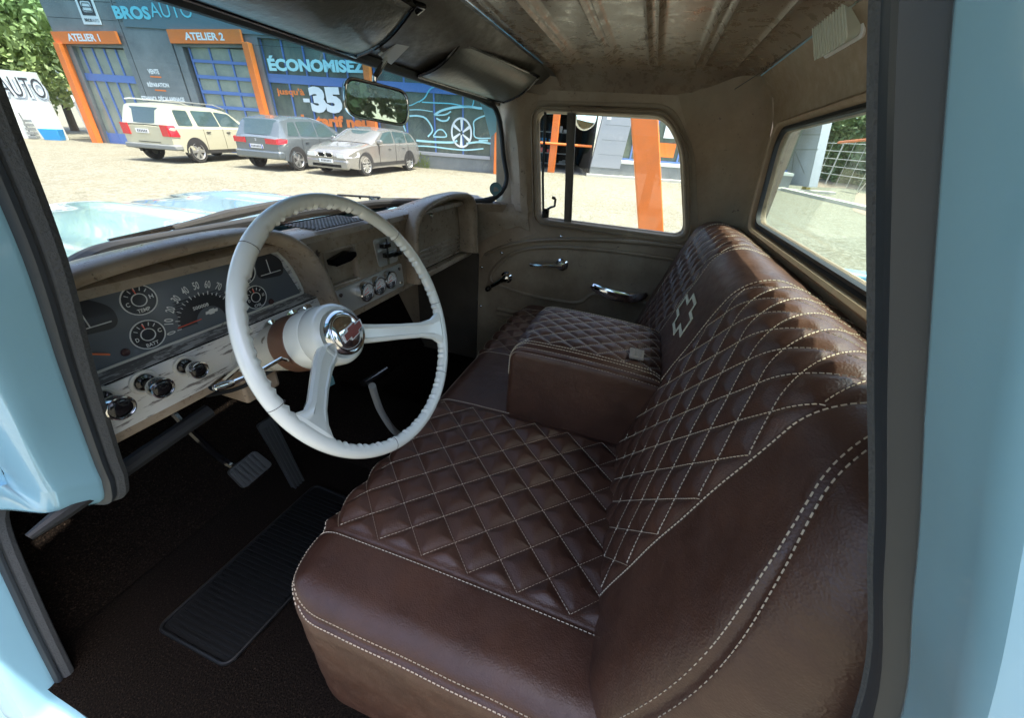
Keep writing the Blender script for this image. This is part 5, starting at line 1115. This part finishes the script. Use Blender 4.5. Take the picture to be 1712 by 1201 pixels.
for s in (1, -1):
    lm = MB(); lm.plate(rpoly([(4.10,.60),(4.58,.56),(4.56,.66),(4.10,.74)], .03), [], lambda x, z, c: W3(x, s*(h3(x, z)+c-.02), z), .035); lm.box((4.58, s*.56-.13, .56), (4.64, s*.56+.16, .68), W3); lm.build('head_lamp', M['lamp'], r3, bevel=.01)
    k_ = MB().plate(rpoly([(s*.15-.13,.56),(s*.15+.13,.56),(s*.15+.13,.68),(s*.15-.13,.68)], .05), [], lambda a, b, c: W3(4.62+c, a, b), .03).build('grille_opening', M['black'], r3)
    MB().tube([W3(4.65, a, b) for a, b in rpoly([(s*.15-.13,.56),(s*.15+.13,.56),(s*.15+.13,.68),(s*.15-.13,.68)], .05)], .012, 6, closed=True).build('grille_surround', M['chrome'], k_)
    MB().lathe([(0,.045),(.01,.05),(.012,.0001)], W3(4.60, s*.68, .34), np.array(W3(1,0,0))-np.array(W3(0,0,0)), 14).build('fog_lamp', M['lamp'], r3)
mb = MB(); mb.box((4.50,-.80,.22),(4.64,.80,.50), W3); mb.build('front_bumper', M['est'], r3, bevel=.05); MB().box((4.62,-.55,.28),(4.65,.55,.36), W3).build('air_intake', M['black'], r3)
mb = MB().m(M['plate']); mb.box((4.645,-.26,.40),(4.66,.26,.51), W3); mb.m(M['charcoal'])
for i in range(7): mb.box((4.658,-.18+i*.055,.425),(4.663,-.15+i*.055,.485), W3)
mb.build('number_plate', None, r3)

# --- behind the truck: seen through the rear window
r0, r1_ = G(1285, 313), G(1420, 345); FR = Frame(r0, r1_); TRr = FR.T
a_, b_ = FR.at(1305,215), FR.at(1385,190); kb = MB(); kb.box((-3,-.05,-.2),(12,.12,.15), TRr); k_ = kb.build('kerb', M['concrete']); k_['kind'] = 'structure'
gp0 = thing('grey_pylon_wall', 'grey green clad wall leaning up behind the far kerb, seen through the rear window', 'wall', TRr(0,0,-.8))
p_ = lambda u, v: FR.at(u, v, -1.0)
pts = [p_(1285,306), p_(1352,312), p_(1384,170), p_(1388,120), p_(1300,120)]; MB().plate(pts, [], lambda a, b, c: TRr(a, b, -1.0-c), .4).build('wall_panel', M['clad2'], gp0)
mb = MB()
for u0, v0, u1, v1 in ((1300,250,1368,250),(1306,225,1372,225),(1312,212,1345,290),(1335,205,1322,300)): a, b = p_(u0, v0), p_(u1, v1); ribbon(mb, [a, b], .04, lambda a, b, c: TRr(a, b, -1.0+c), .01)
mb.build('panel_joint', M['clad'], gp0)
A = [FR.at(1345,322,0), FR.at(1440,352,0)]
pv = MB(); pg = [G(1350,312), G(1480,318), G(1480,295), G(1365,292)]; pg = [p+gn*.006 for p in pg]; pv.add(pg, [(0,1,2,3)]); o = pv.build('paving', M['paving']); o['kind'] = 'structure'
pv = MB(); pg = [G(1425,352), G(1475,372), G(1478,330), G(1432,322)]; pg = [p+gn*.010 for p in pg]; pv.add(pg, [(0,1,2,3)]); o = pv.build('path', M['paving']); o['kind'] = 'structure'
fe = thing('wire_fence', 'pale wire mesh fence in front of the dark hedge, seen through the rear window', 'fence', TRr(-3,0,-6))
mb = MB()
for b in (.6,1.0,1.4,1.8,2.2): mb.tube([TRr(-8.5,b,-6),TRr(8,b,-6)], .018, 5)
for a in np.arange(-8.4, 8, .9): mb.tube([TRr(a,0,-6),TRr(a,2.3,-6)], .012 if int(round(a*10)) % 4 else .04, 5)
mb.build('mesh_panel', M['pipe'], fe)
MB().tube([P(1402,238,y=-9.0), P(1475,231,y=-9.0)], .06, 8).build('barrier_bar', M['orange'])
bo2 = bpy.data.objects['barrier_bar']; tag(bo2, 'horizontal orange barrier bar seen through the rear window', 'barrier')
cn = G(1345, 318); mb = MB(); cT = lambda a, b, c: cn+FR.e*a+FR.u*b+FR.n*c
bar = thing('barrier_stand', 'small yellow, white and red striped barrier standing by the far kerb', 'barrier', cn)
for i, m_ in enumerate(('yellow','signwhite','redlamp','signwhite','redlamp','yellow')): mb.m(M[m_]); mb.box((-.12+.03*i,.0+i*.16,-.1),(.22+.03*i,.16+i*.16,.1), cT)
mb.build('striped_board', None, bar)
sg = G(1462, 330); st = thing('road_sign', 'red and white square sign at the right edge of the rear window', 'sign', sg)
mb = MB(); c_ = [P(u, v, y=sg[1]) for u, v in ((1450,290),(1470,291),(1474,256),(1456,257))]; mb.add([*c_, *[p+np.array([0,-.03,0]) for p in c_]], [(0,1,2,3),(4,7,6,5),(0,4,5,1),(1,5,6,2),(2,6,7,3),(3,7,4,0)]); mb.build('sign_face', M['redlamp'], st)
MB().tube([gp_(c_[0][0]+.1, sg[1]-.05), (c_[0]+c_[1])/2+np.array([0,-.05,.1])], .03, 6).build('sign_post', M['pipe'], st)

# --- trees and hedges
def crown(mb, c, rx, ry, rz, n, size, nclump=26):
    cl = rng.normal(size=(nclump, 3)); cl /= np.linalg.norm(cl, axis=1)[:, None]; cl = cl*rng.uniform(.35, .95, (nclump, 1))*np.array([rx, ry, rz]); rad = rng.uniform(.22, .42, nclump)*(rx+rz)/2
    k = rng.integers(0, nclump, n); d = rng.normal(size=(n, 3)); d /= np.linalg.norm(d, axis=1)[:, None]; p = np.array(c)+cl[k]+d*(rad[k]*rng.uniform(.55, 1.05, n))[:, None]
    a = rng.normal(size=(n, 3)); a /= np.linalg.norm(a, axis=1)[:, None]; b = np.cross(a, rng.normal(size=(n, 3))); b /= np.linalg.norm(b, axis=1)[:, None]; s_ = size*rng.uniform(.6, 1.3, (n, 1))
    V = np.stack([p-a*s_, p+b*s_*.5, p+a*s_, p-b*s_*.5], 1).reshape(-1, 3); base = len(mb.v); mb.v += [tuple(v) for v in V.tolist()]; mb.f += [(base+i*4, base+i*4+1, base+i*4+2, base+i*4+3) for i in range(n)]; mb.mi += [mb.cur]*n
def mesh_only(mb, name, m):
    me = bpy.data.meshes.new(name); me.from_pydata(mb.v, [], mb.f); me.materials.append(m); o = bpy.data.objects.new(name, me); COL.objects.link(o); return o
def tree(x, y, h, rx, label, m, n=5000, size=.16, group=None):
    g = gp_(x, y); t = thing('broadleaf_tree', label, 'tree', g, group)
    mb = MB(); mb.tube(smoothpath([g+(0,0,-.2), g+(.1,0,h*.3), g+(-.05,.1,h*.6), g+(.1,0,h*.9)], 3), np.linspace(.22, .04, 10), 8)
    for k in range(7): a = k*.9; mb.tube([g+(0,0,h*(.28+.07*k)), g+(rx*.4*math.cos(a), rx*.4*math.sin(a), h*(.42+.07*k)), g+(rx*.8*math.cos(a), rx*.8*math.sin(a), h*(.50+.07*k))], [.09,.05,.02], 6)
    mb.build('trunk', M['bark'], t); mb = MB(); crown(mb, g+(0,0,h*.58), rx, rx, h*.42, n, size); attach(mesh_only(mb, 'crown', m), t)
L1 = ['bright green leafy tree, tallest one above the white wall','bright green leafy tree nearest the garage corner','lower bright green tree farthest left behind the white wall']
for i, (u, dist, h, rx) in enumerate(((25,36,10,4.2),(95,38,8.5,3.4),(-60,34,8,3.6))):
    d = ray(u, 150); d = d/np.hypot(d[0], d[1])*dist; tree(d[0], d[1], h, rx, L1[i], M['leafy'], 14000, .17)
# trees behind the camera and the truck (they fill the mirror, the paint and the rear window)
k = 0
for x, y, h, rx in ((-14,-10,8,4),(-16,0,9,4),(-9,-17,8,4),(-15,9,8,4),(-2,-20,9,4.2),(3,-18,9,4.4),(8,-19,9,4.4)):
    tree(x, y, h, rx, 'leafy tree standing in the row behind the truck', M['leafd'], 5000, .26, 'trees in the row behind the truck')
wo = MB()
for a in np.arange(-16, 24, 3.0): crown(wo, gp_(a, -25+2*math.sin(a))+(0,0,4.2), 2.9, 2.0, 4.8, 2600, .34, 18)
wo_ = mesh_only(wo, 'wood', M['leafd']); wo_['kind'] = 'stuff'
hg = MB()
for a in np.arange(-17, 8, 2.2): crown(hg, TRr(a, 3.0, -9.5), 1.9, 1.3, 3.8, 4600, .20, 22)
hq = mesh_only(hg, 'hedge', M['leafd']); tag(hq, 'dark green hedge behind the wire fence, seen through the rear window', 'hedge')
